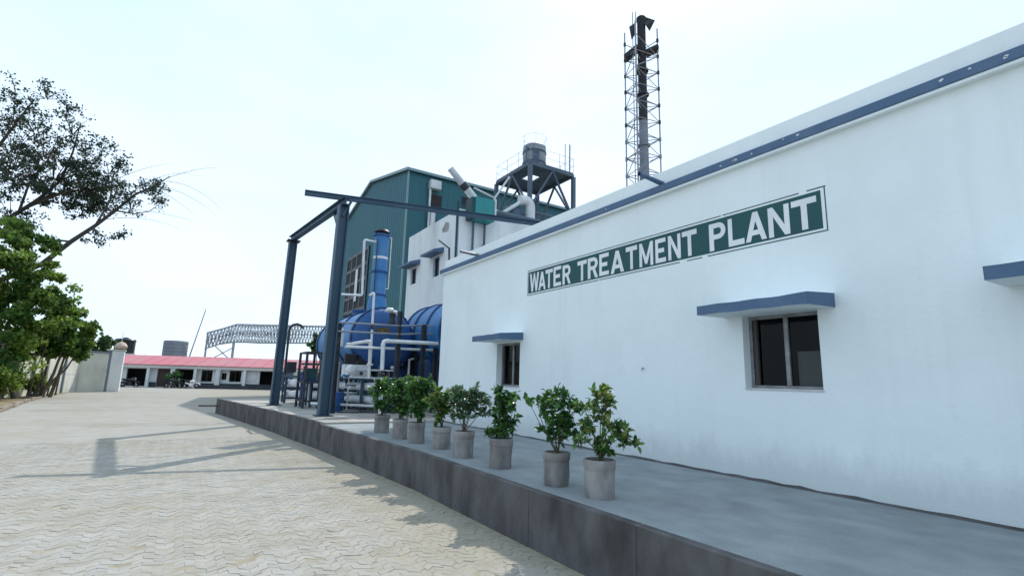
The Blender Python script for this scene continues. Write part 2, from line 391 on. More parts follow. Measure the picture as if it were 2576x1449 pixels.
# ------------------------------------------------------------------ mesh helpers
class MB:
    def __init__(s):
        s.v = []; s.f = []; s.smooth = False
    def add(s, vs, fs):
        o = len(s.v)
        s.v += [tuple(p) for p in vs]
        s.f += [tuple(i + o for i in f) for f in fs]
        return s
    def box(s, x0, x1, y0, y1, z0, z1):
        return s.add([(x0, y0, z0), (x1, y0, z0), (x1, y1, z0), (x0, y1, z0), (x0, y0, z1), (x1, y0, z1), (x1, y1, z1), (x0, y1, z1)],
                     [(3, 2, 1, 0), (4, 5, 6, 7), (0, 1, 5, 4), (1, 2, 6, 5), (2, 3, 7, 6), (3, 0, 4, 7)])
    def bar(s, a, b, w, h, roll=None):
        """rectangular bar from a to b, w across, h deep"""
        a = Vector(a); b = Vector(b); d = (b - a).normalized()
        ref = Vector((0, 0, 1)) if abs(d.z) < 0.95 else Vector(roll or (1, 0, 0))
        sx = d.cross(ref).normalized(); sy = sx.cross(d).normalized()
        P = []
        for p in (a, b):
            for i, j in ((-1, -1), (1, -1), (1, 1), (-1, 1)):
                P.append(p + sx * w / 2 * i + sy * h / 2 * j)
        return s.add(P, [(3, 2, 1, 0), (4, 5, 6, 7), (0, 1, 5, 4), (1, 2, 6, 5), (2, 3, 7, 6), (3, 0, 4, 7)])
    def ibeam(s, a, b, w, h, t=0.03, roll=None):
        a = Vector(a); b = Vector(b); d = (b - a).normalized()
        ref = Vector((0, 0, 1)) if abs(d.z) < 0.95 else Vector(roll or (1, 0, 0))
        sx = d.cross(ref).normalized(); sy = sx.cross(d).normalized()
        pr = [(-w/2, -h/2), (w/2, -h/2), (w/2, -h/2 + t), (t/2, -h/2 + t), (t/2, h/2 - t), (w/2, h/2 - t), (w/2, h/2), (-w/2, h/2),
              (-w/2, h/2 - t), (-t/2, h/2 - t), (-t/2, -h/2 + t), (-w/2, -h/2 + t)]
        n = len(pr)
        P = [p + sx * x + sy * y for p in (a, b) for x, y in pr]
        F = [(i, (i + 1) % n, n + (i + 1) % n, n + i) for i in range(n)]
        for o, fl in ((0, 1), (n, 0)):
            for q in ((0, 1, 2, 11), (10, 3, 4, 9), (8, 5, 6, 7)):
                qq = tuple(o + k for k in q)
                F.append(qq[::-1] if fl else qq)
        return s.add(P, F)
    def tube(s, pts, r, n=8, r1=None, cap=True):
        pts = [Vector(p) for p in pts]
        m = len(pts)
        rs = r if isinstance(r, (list, tuple)) else [r + ((r1 if r1 is not None else r) - r) * i / (m - 1) for i in range(m)]
        P = []; prev = None
        for i, p in enumerate(pts):
            if i == 0: d = pts[1] - p
            elif i == m - 1: d = p - pts[i - 1]
            else: d = (pts[i + 1] - p).normalized() + (p - pts[i - 1]).normalized()
            d.normalize()
            if prev is None:
                ref = Vector((0, 0, 1)) if abs(d.z) < 0.9 else Vector((1, 0, 0))
                sx = d.cross(ref).normalized()
            else:
                sx = (prev - d * prev.dot(d)).normalized()
            prev = sx; sy = d.cross(sx)
            k = 1.0
            if 0 < i < m - 1:
                c = (pts[i + 1] - p).normalized().dot((p - pts[i - 1]).normalized())
                k = 1.0 / max(0.6, math.sqrt(max(0.0, (1 + c) / 2)))
            for j in range(n):
                a = 2 * math.pi * j / n
                P.append(p + (sx * math.cos(a) + sy * math.sin(a)) * rs[i] * (k if False else 1))
        F = [(i * n + j, i * n + (j + 1) % n, (i + 1) * n + (j + 1) % n, (i + 1) * n + j) for i in range(m - 1) for j in range(n)]
        if cap:
            F += [tuple(range(n - 1, -1, -1)), tuple((m - 1) * n + j for j in range(n))]
        s.smooth = True
        return s.add(P, F)
    def lathe(s, prof, c=(0, 0, 0), n=20, axis='z', cap=True):
        """profile of (radius, height) turned about an axis through c"""
        P = []
        for r, h in prof:
            for j in range(n):
                a = 2 * math.pi * j / n
                x, y = r * math.cos(a), r * math.sin(a)
                q = (x, y, h) if axis == 'z' else ((x, h, y) if axis == 'y' else (h, x, y))
                P.append((c[0] + q[0], c[1] + q[1], c[2] + q[2]))
        m = len(prof)
        F = [(i * n + j, i * n + (j + 1) % n, (i + 1) * n + (j + 1) % n, (i + 1) * n + j) for i in range(m - 1) for j in range(n)]
        if axis == 'y': F = [f[::-1] for f in F]
        if cap:
            F += [tuple(range(n - 1, -1, -1)), tuple((m - 1) * n + j for j in range(n))]
        s.smooth = True
        return s.add(P, F)
    def prism(s, poly, z0, z1):
        n = len(poly)
        return s.add([(x, y, z0) for x, y in poly] + [(x, y, z1) for x, y in poly],
                     [tuple(range(n - 1, -1, -1)), tuple(range(n, 2 * n))] + [(i, (i + 1) % n, n + (i + 1) % n, n + i) for i in range(n)])
    def mesh(s, name, m, auto=35):
        me = bpy.data.meshes.new(name)
        me.from_pydata(s.v, [], s.f)
        if m is not None: me.materials.append(MT[m] if isinstance(m, str) else m)
        if s.smooth:
            for p in me.polygons: p.use_smooth = True
            me.set_sharp_from_angle(angle=R(auto))
        me.update()
        return me
    def build(s, name, m, parent=None, bevel=0.0):
        o = bpy.data.objects.new(name, s.mesh(name, m))
        scene.collection.objects.link(o)
        if parent is not None:
            o.parent = parent
            o.matrix_parent_inverse = Matrix.Translation(parent.location).inverted() if parent.type == 'EMPTY' else Matrix()
        if bevel > 0:
            bv = o.modifiers.new('bevel', 'BEVEL'); bv.width = bevel; bv.segments = 2; bv.limit_method = 'ANGLE'; bv.angle_limit = R(40)
        return o

def tag(o, label=None, cat=None, group=None, kind=None):
    if label: o['label'] = label
    if cat: o['category'] = cat
    if group: o['group'] = group
    if kind: o['kind'] = kind
    return o
def thing(name, loc, label, cat, group=None):
    o = bpy.data.objects.new(name, None)
    o.location = loc; o.empty_display_size = 0.2
    scene.collection.objects.link(o)
    return tag(o, label, cat, group)
def struct(o): return tag(o, kind='structure')
def part(name, m, parent, fn, bevel=0.0):
    b = MB(); fn(b); return b.build(name, m, parent, bevel)

def panel(b, org, U, N, u0, u1, v0, v1, holes, th):
    """wall slab with rectangular openings. org point, U along, N outward normal; holes (u0,u1,v0,v1); th thickness behind the face"""
    org = Vector(org); U = Vector(U); N = Vector(N); Z = Vector((0, 0, 1))
    us = sorted({u0, u1, *[h[0] for h in holes], *[h[1] for h in holes]})
    vs_ = sorted({v0, v1, *[h[2] for h in holes], *[h[3] for h in holes]})
    P = lambda u, v, d: org + U * u + Z * v - N * d
    flip = U.cross(Z).dot(N) < 0
    def quad(a, c, d, e):
        b.add([a, c, d, e], [(3, 2, 1, 0) if flip else (0, 1, 2, 3)])
    for i in range(len(us) - 1):
        for j in range(len(vs_) - 1):
            cu, cv = (us[i] + us[i + 1]) / 2, (vs_[j] + vs_[j + 1]) / 2
            if any(h[0] < cu < h[1] and h[2] < cv < h[3] for h in holes): continue
            quad(P(us[i], vs_[j], 0), P(us[i + 1], vs_[j], 0), P(us[i + 1], vs_[j + 1], 0), P(us[i], vs_[j + 1], 0))
            quad(P(us[i + 1], vs_[j], th), P(us[i], vs_[j], th), P(us[i], vs_[j + 1], th), P(us[i + 1], vs_[j + 1], th))
    for a0, a1, c0, c1 in holes:
        quad(P(a0, c0, 0), P(a0, c1, 0), P(a0, c1, th), P(a0, c0, th))
        quad(P(a1, c1, 0), P(a1, c0, 0), P(a1, c0, th), P(a1, c1, th))
        quad(P(a1, c0, 0), P(a0, c0, 0), P(a0, c0, th), P(a1, c0, th))
        quad(P(a0, c1, 0), P(a1, c1, 0), P(a1, c1, th), P(a0, c1, th))
    quad(P(u0, v1, 0), P(u1, v1, 0), P(u1, v1, th), P(u0, v1, th))
    quad(P(u0, v0, 0), P(u0, v1, 0), P(u0, v1, th), P(u0, v0, th))
    quad(P(u1, v1, 0), P(u1, v0, 0), P(u1, v0, th), P(u1, v1, th))
    return b

def rnd_unit():
    while True:
        v = Vector((random.uniform(-1, 1), random.uniform(-1, 1), random.uniform(-1, 1)))
        if 0.05 < v.length < 1: return v.normalized()

# ================================================================== THE SETTING
KERB = [(3.47, -8.0), (3.47, 8.2), (3.30, 10.9), (3.12, 13.6), (2.76, 17.65), (2.12, 23.06), (1.60, 27.2)]
b = MB(); b.add([(-3000, -3000, -0.08), (3000, -3000, -0.08), (3000, 3000, -0.08), (-3000, 3000, -0.08)], [(0, 1, 2, 3)])
struct(b.build('ground', 'earth'))

# paved yard: modelled blocks near the camera, one sheet beyond
FY0, FY1, FX0 = 1.6, 17.0, -6.2
yard = MB()
yard.add([(-5.2, FY1, 0), (3.3, FY1, 0), (2.9, 28, 0), (2.5, 60, 0), (30, 64, 0), (30, 78, 0), (-30, 78, 0), (-30, 62, 0), (-6.9, 56, 0), (-7.0, 43, 0), (-6.6, 36, 0), (-5.95, 29, 0)],
         [(0, 11, 10, 9, 3, 2, 1)[::-1], (9, 8, 7, 6, 5, 4, 3)[::-1]])
yard.add([(2.9, 28, 0), (40, 28, 0), (40, 64, 0), (2.5, 60, 0)], [(0, 1, 2, 3)])
yard.add([(-40, -30, -0.004), (3.6, -30, -0.004), (3.6, FY0, -0.004), (-40, FY0, -0.004)], [(0, 1, 2, 3)])
yard.add([(-12, FY0, -0.004), (FX0, FY0, -0.004), (FX0, FY1, -0.004), (-7, FY1, -0.004), (-9, 8, -0.004)], [(0, 1, 2, 3, 4)])
yard_o = struct(yard.build('paved_yard', 'paving_far'))
b = MB(); b.add([(FX0 - .2, FY0 - .2, -0.003), (3.6, FY0 - .2, -0.003), (3.6, FY1 + .3, -0.003), (FX0 - .2, FY1 + .3, -0.007)], [(0, 1, 2, 3)])
b.build('sand_bed', 'bedding', yard_o)

def paver_poly(up_):
    """boomerang block: one apex of the zigzag course, cut at mid leg"""
    hp, am, cs, g = 0.17, 0.085, 0.102, 0.0016
    s = 1 if up_ else -1
    def edge(x): return s * am * (0.5 - abs(x) / (hp / 2)) if True else 0
    x = hp / 2 - g
    lo, hi = g, cs - g
    return [(-x, edge(-x) + lo), (0, edge(0) + lo), (x, edge(x) + lo), (x, edge(x) + hi), (0, edge(0) + hi), (-x, edge(-x) + hi)]
def paver_geo(poly, z1=0.0, z0=-0.035, ch=0.0022):
    cx = sum(p[0] for p in poly) / 6; cy = sum(p[1] for p in poly) / 6
    ins = []
    for x, y in poly:
        dx, dy = cx - x, cy - y; l = math.hypot(dx, dy)
        ins.append((x + dx / l * ch * 1.6, y + dy / l * ch * 1.6))
    V = [(x, y, z1) for x, y in ins] + [(x, y, z1 - ch) for x, y in poly] + [(x, y, z0) for x, y in poly]
    F = [(0, 1, 4, 5), (1, 2, 3, 4)]
    for i in range(6):
        j = (i + 1) % 6
        F += [(6 + i, 6 + j, j, i), (12 + i, 12 + j, 6 + j, 6 + i)]
    return V, F
def leg_poly(rise):
    hp, am, cs, g = 0.17, 0.085, 0.102, 0.0016
    s = 1 if rise else -1
    x = hp / 2 - g
    e = lambda q: s * am * 0.5 * q / (hp / 2)
    return [(-x, e(-x) + g), (0, g), (x, e(x) + g), (x, e(x) + cs - g), (0, cs - g), (-x, e(-x) + cs - g)]
PG = [paver_geo(paver_poly(True)), paver_geo(paver_poly(False)), paver_geo(leg_poly(False)), paver_geo(leg_poly(True))]
paver_me = []
for V, F in PG:
    mb = MB(); mb.add(V, F); paver_me.append(mb.mesh('paver', 'paver'))
def kerb_x(y):
    for (xa, ya), (xb, yb) in zip(KERB, KERB[1:]):
        if ya <= y <= yb: return xa + (xb - xa) * (y - ya) / (yb - ya)
    return 3.47
spots = []
jj = 0
y = FY0
while y < FY1:
    i = 0
    odd = jj % 2; jj += 1
    x = FX0 + 0.085 * odd
    while x < kerb_x(y) - 0.10:
        spots.append((x, y, i % 2 + 2 * odd))
        x += 0.17; i += 1
    y += 0.102
def show(p):
    d = Vector((p[0], p[1], -1.8)); z = d.dot(fw)
    if z <= 0.2: return -1
    px, py = d.dot(rr) / z * 1280 / 1288, -d.dot(uu) / z * 1280 / 724.5
    return 1 / z if abs(px) < 1.0 and py < 1.0 else -1
order = sorted(range(len(spots)), key=lambda k: -show(spots[k]))
near = set(order[:300])
rest = MB()
for k, (x, y, u) in enumerate(spots):
    a = random.gauss(0, 0.006); dz = random.gauss(0, 0.0016); tx, ty = random.gauss(0, 0.004), random.gauss(0, 0.004)
    if k in near:
        o = bpy.data.objects.new('paver', paver_me[u]); scene.collection.objects.link(o)
        o.parent = yard_o; o.location = (x, y, dz); o.rotation_euler = (tx, ty, a)
    else:
        V, F = PG[u]; c, s = math.cos(a), math.sin(a)
        rest.add([(x + vx * c - vy * s, y + vx * s + vy * c, vz + dz + vy * tx - vx * ty) for vx, vy, vz in V], F)
tag(rest.build('paver_field', 'paver', yard_o), kind='stuff')

# plinth in front of the plant, with a slightly raised yard slab beyond the first post
pl = MB()
poly = KERB[:4] + [(3.12, 13.55)] + [(9, 13.55), (24, 13.55), (24, -8)]
near_poly = [(3.47, -8.0), (24, -8.0), (24, 13.62), (3.12, 13.62), (3.30, 10.9), (3.47, 8.2)]
def skirt(b, pts, z0, z1):
    for (xa, ya), (xb, yb) in zip(pts, pts[1:]):
        b.add([(xa, ya, z0), (xb, yb, z0), (xb, yb, z1), (xa, ya, z1)], [(0, 1, 2, 3)])
pl.add([(x, y, 0.6) for x, y in near_poly], [tuple(range(6))])
plo = struct(pl.build('plinth', 'plinth_top'))
far_poly = [(3.12, 13.6), (24, 13.6), (24, 27.2), (1.60, 27.2), (2.12, 23.06), (2.76, 17.65)]
fs = MB(); fs.add([(x, y, 0.645) for x, y in far_poly], [tuple(range(6))])
skirt(fs, [(24, 13.6), (3.12, 13.6)], 0.6, 0.645)
fso = struct(fs.build('tank_yard_slab', 'slab_top'))
# the plinth face is cast in lengths with open joints
def face_seg(a, c, z1, parent):
    a = Vector((*a, 0)); c = Vector((*c, 0)); d = (c - a).normalized(); n = Vector((-d.y, d.x, 0))   # n points to the road (-x)
    w = random.uniform(-0.002, 0.003)
    g = 0.0012
    A = a + d * g; C = c - d * g
    b = MB()
    q = [A + n * (0.002 + w), C + n * (0.002 + w), C - n * 0.10, A - n * 0.10]
    b.add([(p.x, p.y, -0.05) for p in q] + [(p.x, p.y, z1) for p in q],
          [(0, 3, 2, 1), (4, 5, 6, 7), (0, 1, 5, 4), (1, 2, 6, 5), (2, 3, 7, 6), (3, 0, 4, 7)][0:6])
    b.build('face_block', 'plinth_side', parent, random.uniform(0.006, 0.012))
for (a, c) in zip(KERB, KERB[1:]):
    L_ = math.hypot(c[0] - a[0], c[1] - a[1]); n = max(1, round(L_ / 1.55))
    for k in range(n):
        p = (a[0] + (c[0] - a[0]) * k / n, a[1] + (c[1] - a[1]) * k / n)
        q = (a[0] + (c[0] - a[0]) * (k + 1) / n, a[1] + (c[1] - a[1]) * (k + 1) / n)
        near_ = a[1] < 13
        face_seg(p, q, 0.603 if near_ else 0.648, plo if near_ else fso)
b = MB(); b.add([(1.60, 27.2, -0.05), (24, 27.2, -0.05), (24, 27.2, 0.645), (1.6, 27.2, 0.645)], [(3, 2, 1, 0)])
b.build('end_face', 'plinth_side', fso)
tag(part('drain_pipe', 'rust', None, lambda b: b.tube([(1.9, 26.6, 0.36), (0.9, 26.75, 0.36)], 0.035, 8)), 'short rusty pipe stub sticking out of the far plinth end', 'pipe')

# ================================================================== WATER TREATMENT BUILDING
WX = 6.5
wt = thing('treatment_building', (WX, 4, 0.6), 'long white single-storey building with painted green name board and slate blue roof band', 'building')
HOLES = [(3.19, 4.20, 1.78, 2.76), (9.76, 10.78, 1.66, 2.68), (0.10, 1.05, 1.78, 2.76)]
WY0, WY1 = -8.0, 14.07
b = MB(); panel(b, (WX, 0, 0), (0, 1, 0), (-1, 0, 0), WY0, WY1, 0.55, 4.96, HOLES, 0.30)
b.box(6.8, 24, 13.82, WY1, 0.55, 4.96); b.box(6.8, 24, WY0, WY0 + 0.25, 0.55, 4.96); b.box(23.75, 24, WY0 + .25, 13.82, 0.55, 4.96)
b.build('wall', 'white_wall', wt)
b = MB(); b.box(10.5, 10.7, WY0 + .3, 13.8, 0.62, 4.9); b.build('inner_wall', 'interior', wt)
# slab edge band (blue), slab, parapet
b = MB(); b.box(WX - 0.10, 24.1, WY0 - 0.1, WY1 + 0.12, 4.962, 5.088); slab = b.build('roof_band', 'band_blue', wt, 0.012)
b = MB(); b.box(WX - 0.085, 24, WY0, WY1 + 0.10, 4.930, 4.9615); b.build('soffit', 'white_wall', wt)
b = MB()
b.box(WX + 0.005, WX + 0.20, WY0, WY1, 5.0885, 5.365); b.box(WX + .2, 24, WY1 - .2, WY1, 5.0885, 5.362)
b.build('parapet', 'white_wall', wt, 0.015)
for k in range(13):           # chips where the band's paint has flaked
    y = random.choice([random.uniform(0.6, 8.5), random.uniform(0.6, 4.5)]); z = random.uniform(4.985, 5.06); s = random.uniform(0.012, 0.032)
    q = [(y + s * random.uniform(.5, 1.4) * math.cos(a), z + s * 0.7 * math.sin(a)) for a in [i * 1.256 + random.uniform(-.3, .3) for i in range(5)]]
    b = MB(); b.add([(WX - 0.1025, yy, zz) for yy, zz in q], [(0, 1, 2, 3, 4)]); b.build('paint_chip', 'peel', slab)
# plinth skirting of rough mortar along the wall foot
b = MB()
ys = [WY0 + i * 0.21 for i in range(int((WY1 - WY0) / 0.21) + 1)]
P = []; F = []
for i, y in enumerate(ys):
    w = 0.018 + 0.022 * random.random(); h = 0.604 + 0.022 * random.random()
    P += [(WX - w - 0.012, y, 0.601), (WX - 0.002, y, h + 0.012)]
for i in range(len(ys) - 1): F.append((2 * i, 2 * i + 1, 2 * i + 3, 2 * i + 2))
b.add(P, F); b.build('mortar_fillet', 'plinth_side', wt)
# windows
def window(y0, y1, z0, z1):
    rx = WX + 0.15
    w = MB(); f = 0.045
    w.box(rx, rx + .07, y0, y1, z0, z0 + f); w.box(rx, rx + .07, y0, y1, z1 - f, z1)
    w.box(rx, rx + .07, y0, y0 + f, z0 + f, z1 - f); w.box(rx, rx + .07, y1 - f, y1, z0 + f, z1 - f)
    wf = w.build('window', 'alu', wt, 0.004)
    m = MB(); ym = (y0 + y1) / 2 - 0.02
    m.box(rx - 0.012, rx + .045, ym - .028, ym + .028, z0 + f, z1 - f); m.build('mullion', 'alu', wf, 0.004)
    m = MB(); m.box(rx - 0.005, rx + .03, y1 - f - 0.075, y1 - f - 0.022, z0 + f, z1 - f); m.box(rx + .031, rx + .06, y1 - f - 0.018, y1 - f, z0 + f, z1 - f)
    m.build('sash_stile', 'alu_dark', wf)
    for a, c, dx in ((y0 + f, ym - .028, .018), (ym + .028, y1 - f - .075, .038)):
        m = MB(); m.box(rx + dx, rx + dx + .005, a, c, z0 + f, z1 - f); m.build('pane', 'glass', wf)
    m = MB(); m.box(WX - 0.012, rx, y0 - 0.01, y1, z0 - 0.018, z0 + 0.006); m.build('sill', 'jamb', wf)
for h in HOLES: window(*h)
def shade(y0, y1, z0, t0=0.155, wob=0.0):
    """sloping concrete sunshade: thick at the wall, a blue edge on front and ends"""
    n = 14; d = 0.62
    P = []
    for i in range(n + 1):
        y = y0 + (y1 - y0) * i / n; w = wob * math.sin(i * 1.3) + (0.012 * wob / 0.01 if False else 0)
        e = wob * 3.5 * max(0, 1 - (y - y0) / 0.35) ** 2          # worn droop towards the near end
        P += [(WX - d + w * .6, y, z0 + w - e * .5), (WX - d + w * .6, y, z0 + 0.125 + w + e), (WX, y, z0 + 0.19), (WX, y, z0 + 0.015)]
    F = []
    for i in range(n):
        a, c = 4 * i, 4 * i + 4
        F += [(a + 1, c + 1, c + 2, a + 2), (a, a + 3, c + 3, c)]
    s = MB(); s.add(P, F); s.add([P[k] for k in (0, 1, 2, 3)], [(0, 1, 2, 3)]); s.add([P[4 * n + k] for k in (0, 1, 2, 3)], [(3, 2, 1, 0)])
    so = s.build('sunshade', 'white_wall', wt)
    e = MB()
    for i in range(n):
        a, c = 4 * i, 4 * i + 4
        q = [Vector(P[a]) + Vector((-.004, 0, 0)), Vector(P[c]) + Vector((-.004, 0, 0)), Vector(P[c + 1]) + Vector((-.004, 0, 0)), Vector(P[a + 1]) + Vector((-.004, 0, 0))]
        e.add(q, [(3, 2, 1, 0)])
    for o, s_ in ((0, -1), (4 * n, 1)):
        q = [Vector(P[o + k]) + Vector((-.002, s_ * .003, 0)) for k in range(4)]
        e.add(q, [(0, 1, 2, 3) if s_ < 0 else (3, 2, 1, 0)])
    e.build('edge_band', 'band_blue', so)
    return so
shade(2.98, 4.46, 2.745, wob=0.004)
shade(9.64, 10.92, 2.70, wob=0.003)
shade(-0.05, 1.45, 2.78, wob=0.003)
# rain spouts through the band
for y, tilt in ((11.9, 0.03), (5.52, 0.05)):
    sp = MB(); sp.tube([(WX + 0.1, y, 5.13), (WX - 0.56, y, 5.13 + tilt)], 0.045, 10, .036, cap=False); sp.tube([(WX - .56, y, 5.13 + tilt), (WX + .1, y, 5.13)], 0.030, 10, .038, cap=False)
    sp.build('rain_spout', 'steel_grey' if y > 8 else 'band_blue', wt)
part('wall_hook', 'rust', wt, lambda b: b.tube([(WX + .02, 6.02, 2.06), (WX - 0.04, 6.02, 2.06), (WX - 0.05, 6.02, 2.02)], 0.008, 6))
# painted name board
SY0, SY1, SZ0, SZ1 = 2.98, 9.50, 3.715, 4.295
sg = MB(); sg.box(WX - 0.003, WX - 0.0005, SY0 + .055, SY1 - .03, SZ0 + .042, SZ1 - .042)
sg = sg.build('name_board', 'sign_green', wt)
def border(y0, y1, z0, z1):
    m = MB(); m.box(WX - 0.003, WX - 0.0005, y0, y1, z0, z1); m.build('border_line', 'sign_green', sg)
t = 0.013
for y0, y1 in ((SY0 - .01, 3.20), (3.30, 4.42), (4.45, 9.50)): border(y0, y1, SZ1 - t, SZ1 + random.uniform(0, .004))
for y0, y1 in ((SY0, 4.70), (4.80, 5.08), (5.22, 7.1), (7.13, 9.50)): border(y0, y1, SZ0 - random.uniform(0, .004), SZ0 + t)
border(SY0, SY0 + t, SZ0 + t + .001, SZ1 - t - .001); border(SY1 - t, SY1 - .001, SZ0 + t + .001, SZ1 - t - .001)
# block capitals, each drawn as stroke quads in a unit cell (x right, y up)
def S_(x0, y0, x1, y1, w): return ('s', x0, y0, x1, y1, w)
def glyph(c):
    k = 0.24
    if c == 'T': return [[(0, .8), (1, .8), (1, 1), (0, 1)], [(.38, 0), (.62, 0), (.62, .8), (.38, .8)]]
    if c == 'L': return [[(0, 0), (.27, 0), (.27, 1), (0, 1)], [(.27, 0), (1, 0), (1, .2), (.27, .2)]]
    if c == 'E': return [[(0, 0), (.27, 0), (.27, 1), (0, 1)], [(.27, 0), (1, 0), (1, .18), (.27, .18)], [(.27, .41), (.85, .41), (.85, .59), (.27, .59)], [(.27, .82), (1, .82), (1, 1), (.27, 1)]]
    if c == 'A': return [[(0, 0), (.24, 0), (.62, 1), (.38, 1)], [(.76, 0), (1, 0), (.62, 1), (.5, .684)], [(.285, .2), (.715, .2), (.65, .37), (.35, .37)]]
    if c == 'N': return [[(0, 0), (.24, 0), (.24, 1), (0, 1)], [(.76, 0), (1, 0), (1, 1), (.76, 1)], [(.24, .68), (.76, 0), (.76, .34), (.24, 1)]]
    if c == 'M': return [[(0, 0), (.2, 0), (.2, 1), (0, 1)], [(.8, 0), (1, 0), (1, 1), (.8, 1)], [(.2, .6), (.42, .1), (.5, .36), (.2, 1)], [(.42, .1), (.58, .1), (.8, .6), (.8, 1), (.5, .36)]]
    if c == 'W': return [[(0, 1), (.2, 0), (.36, 0), (.2, 1)], [(.2, 0), (.36, 0), (.56, 1), (.44, 1)][::1], [(.44, 1), (.64, 0), (.8, 0), (.56, 1)], [(.64, 0), (.8, 0), (1, 1), (.8, 1)]]
    def arc(cx, cy, ro_x, ro_y, ri_x, ri_y, n=8):
        out = []
        for i in range(n):
            a0 = -math.pi / 2 + math.pi * i / n; a1 = -math.pi / 2 + math.pi * (i + 1) / n
            out.append([(cx + ri_x * math.cos(a0), cy + ri_y * math.sin(a0)), (cx + ro_x * math.cos(a0), cy + ro_y * math.sin(a0)),
                        (cx + ro_x * math.cos(a1), cy + ro_y * math.sin(a1)), (cx + ri_x * math.cos(a1), cy + ri_y * math.sin(a1))])
        return out
    top = [[(0, 0), (.27, 0), (.27, 1), (0, 1)], [(.27, .82), (.55, .82), (.55, 1), (.27, 1)], [(.27, .40), (.55, .40), (.55, .58), (.27, .58)]] + arc(.55, .70, .42, .30, .16, .12)
    if c == 'P': return top
    if c == 'R': return top + [[(.72, 0), (1, 0), (.72, .42), (.46, .42)]]
    return []
TXT = [('W', 9.41, 9.05), ('A', 9.07, 8.8), ('T', 8.81, 8.55), ('E', 8.52, 8.26), ('R', 8.21, 7.94), ('T', 7.73, 7.45), ('R', 7.42, 7.12), ('E', 7.09, 6.83), ('A', 6.78, 6.44),
       ('T', 6.39, 6.12), ('M', 6.07, 5.76), ('E', 5.71, 5.49), ('N', 5.44, 5.19), ('T', 5.16, 4.88), ('P', 4.66, 4.37), ('L', 4.34, 4.09), ('A', 4.07, 3.76), ('N', 3.73, 3.44), ('T', 3.41, 3.09)]
for c, ya, yb in TXT:
    m = MB(); w = ya - yb; z0 = 3.785 + random.uniform(-.006, .006); h = 0.415 + random.uniform(-.008, .008)
    for qi, q in enumerate(glyph(c)):
        xx = WX - 0.0045 - 0.0003 * qi
        m.add([(xx, ya - px * w, z0 + py * h) for px, py in q], [tuple(range(len(q)))])
    m.build('letter', 'sign_white', sg)
# bent vent pipe at the roof corner
tag(part('vent_pipe', 'steel_dark', None, lambda b: b.tube([(6.95, 14.3, 4.98), (6.93, 14.62, 5.1), (6.9, 14.64, 5.97), (6.9, 15.46, 6.41)], 0.035, 8)), 'thin dark pipe with a bent top rising at the white building corner', 'pipe')
tag(part('board', 'cupboard', None, lambda b: b.box(6.745, 6.765, 3.235, 3.60, 1.83, 2.27), 0.004), 'pale board standing inside behind the lower right pane of the large window', 'board')

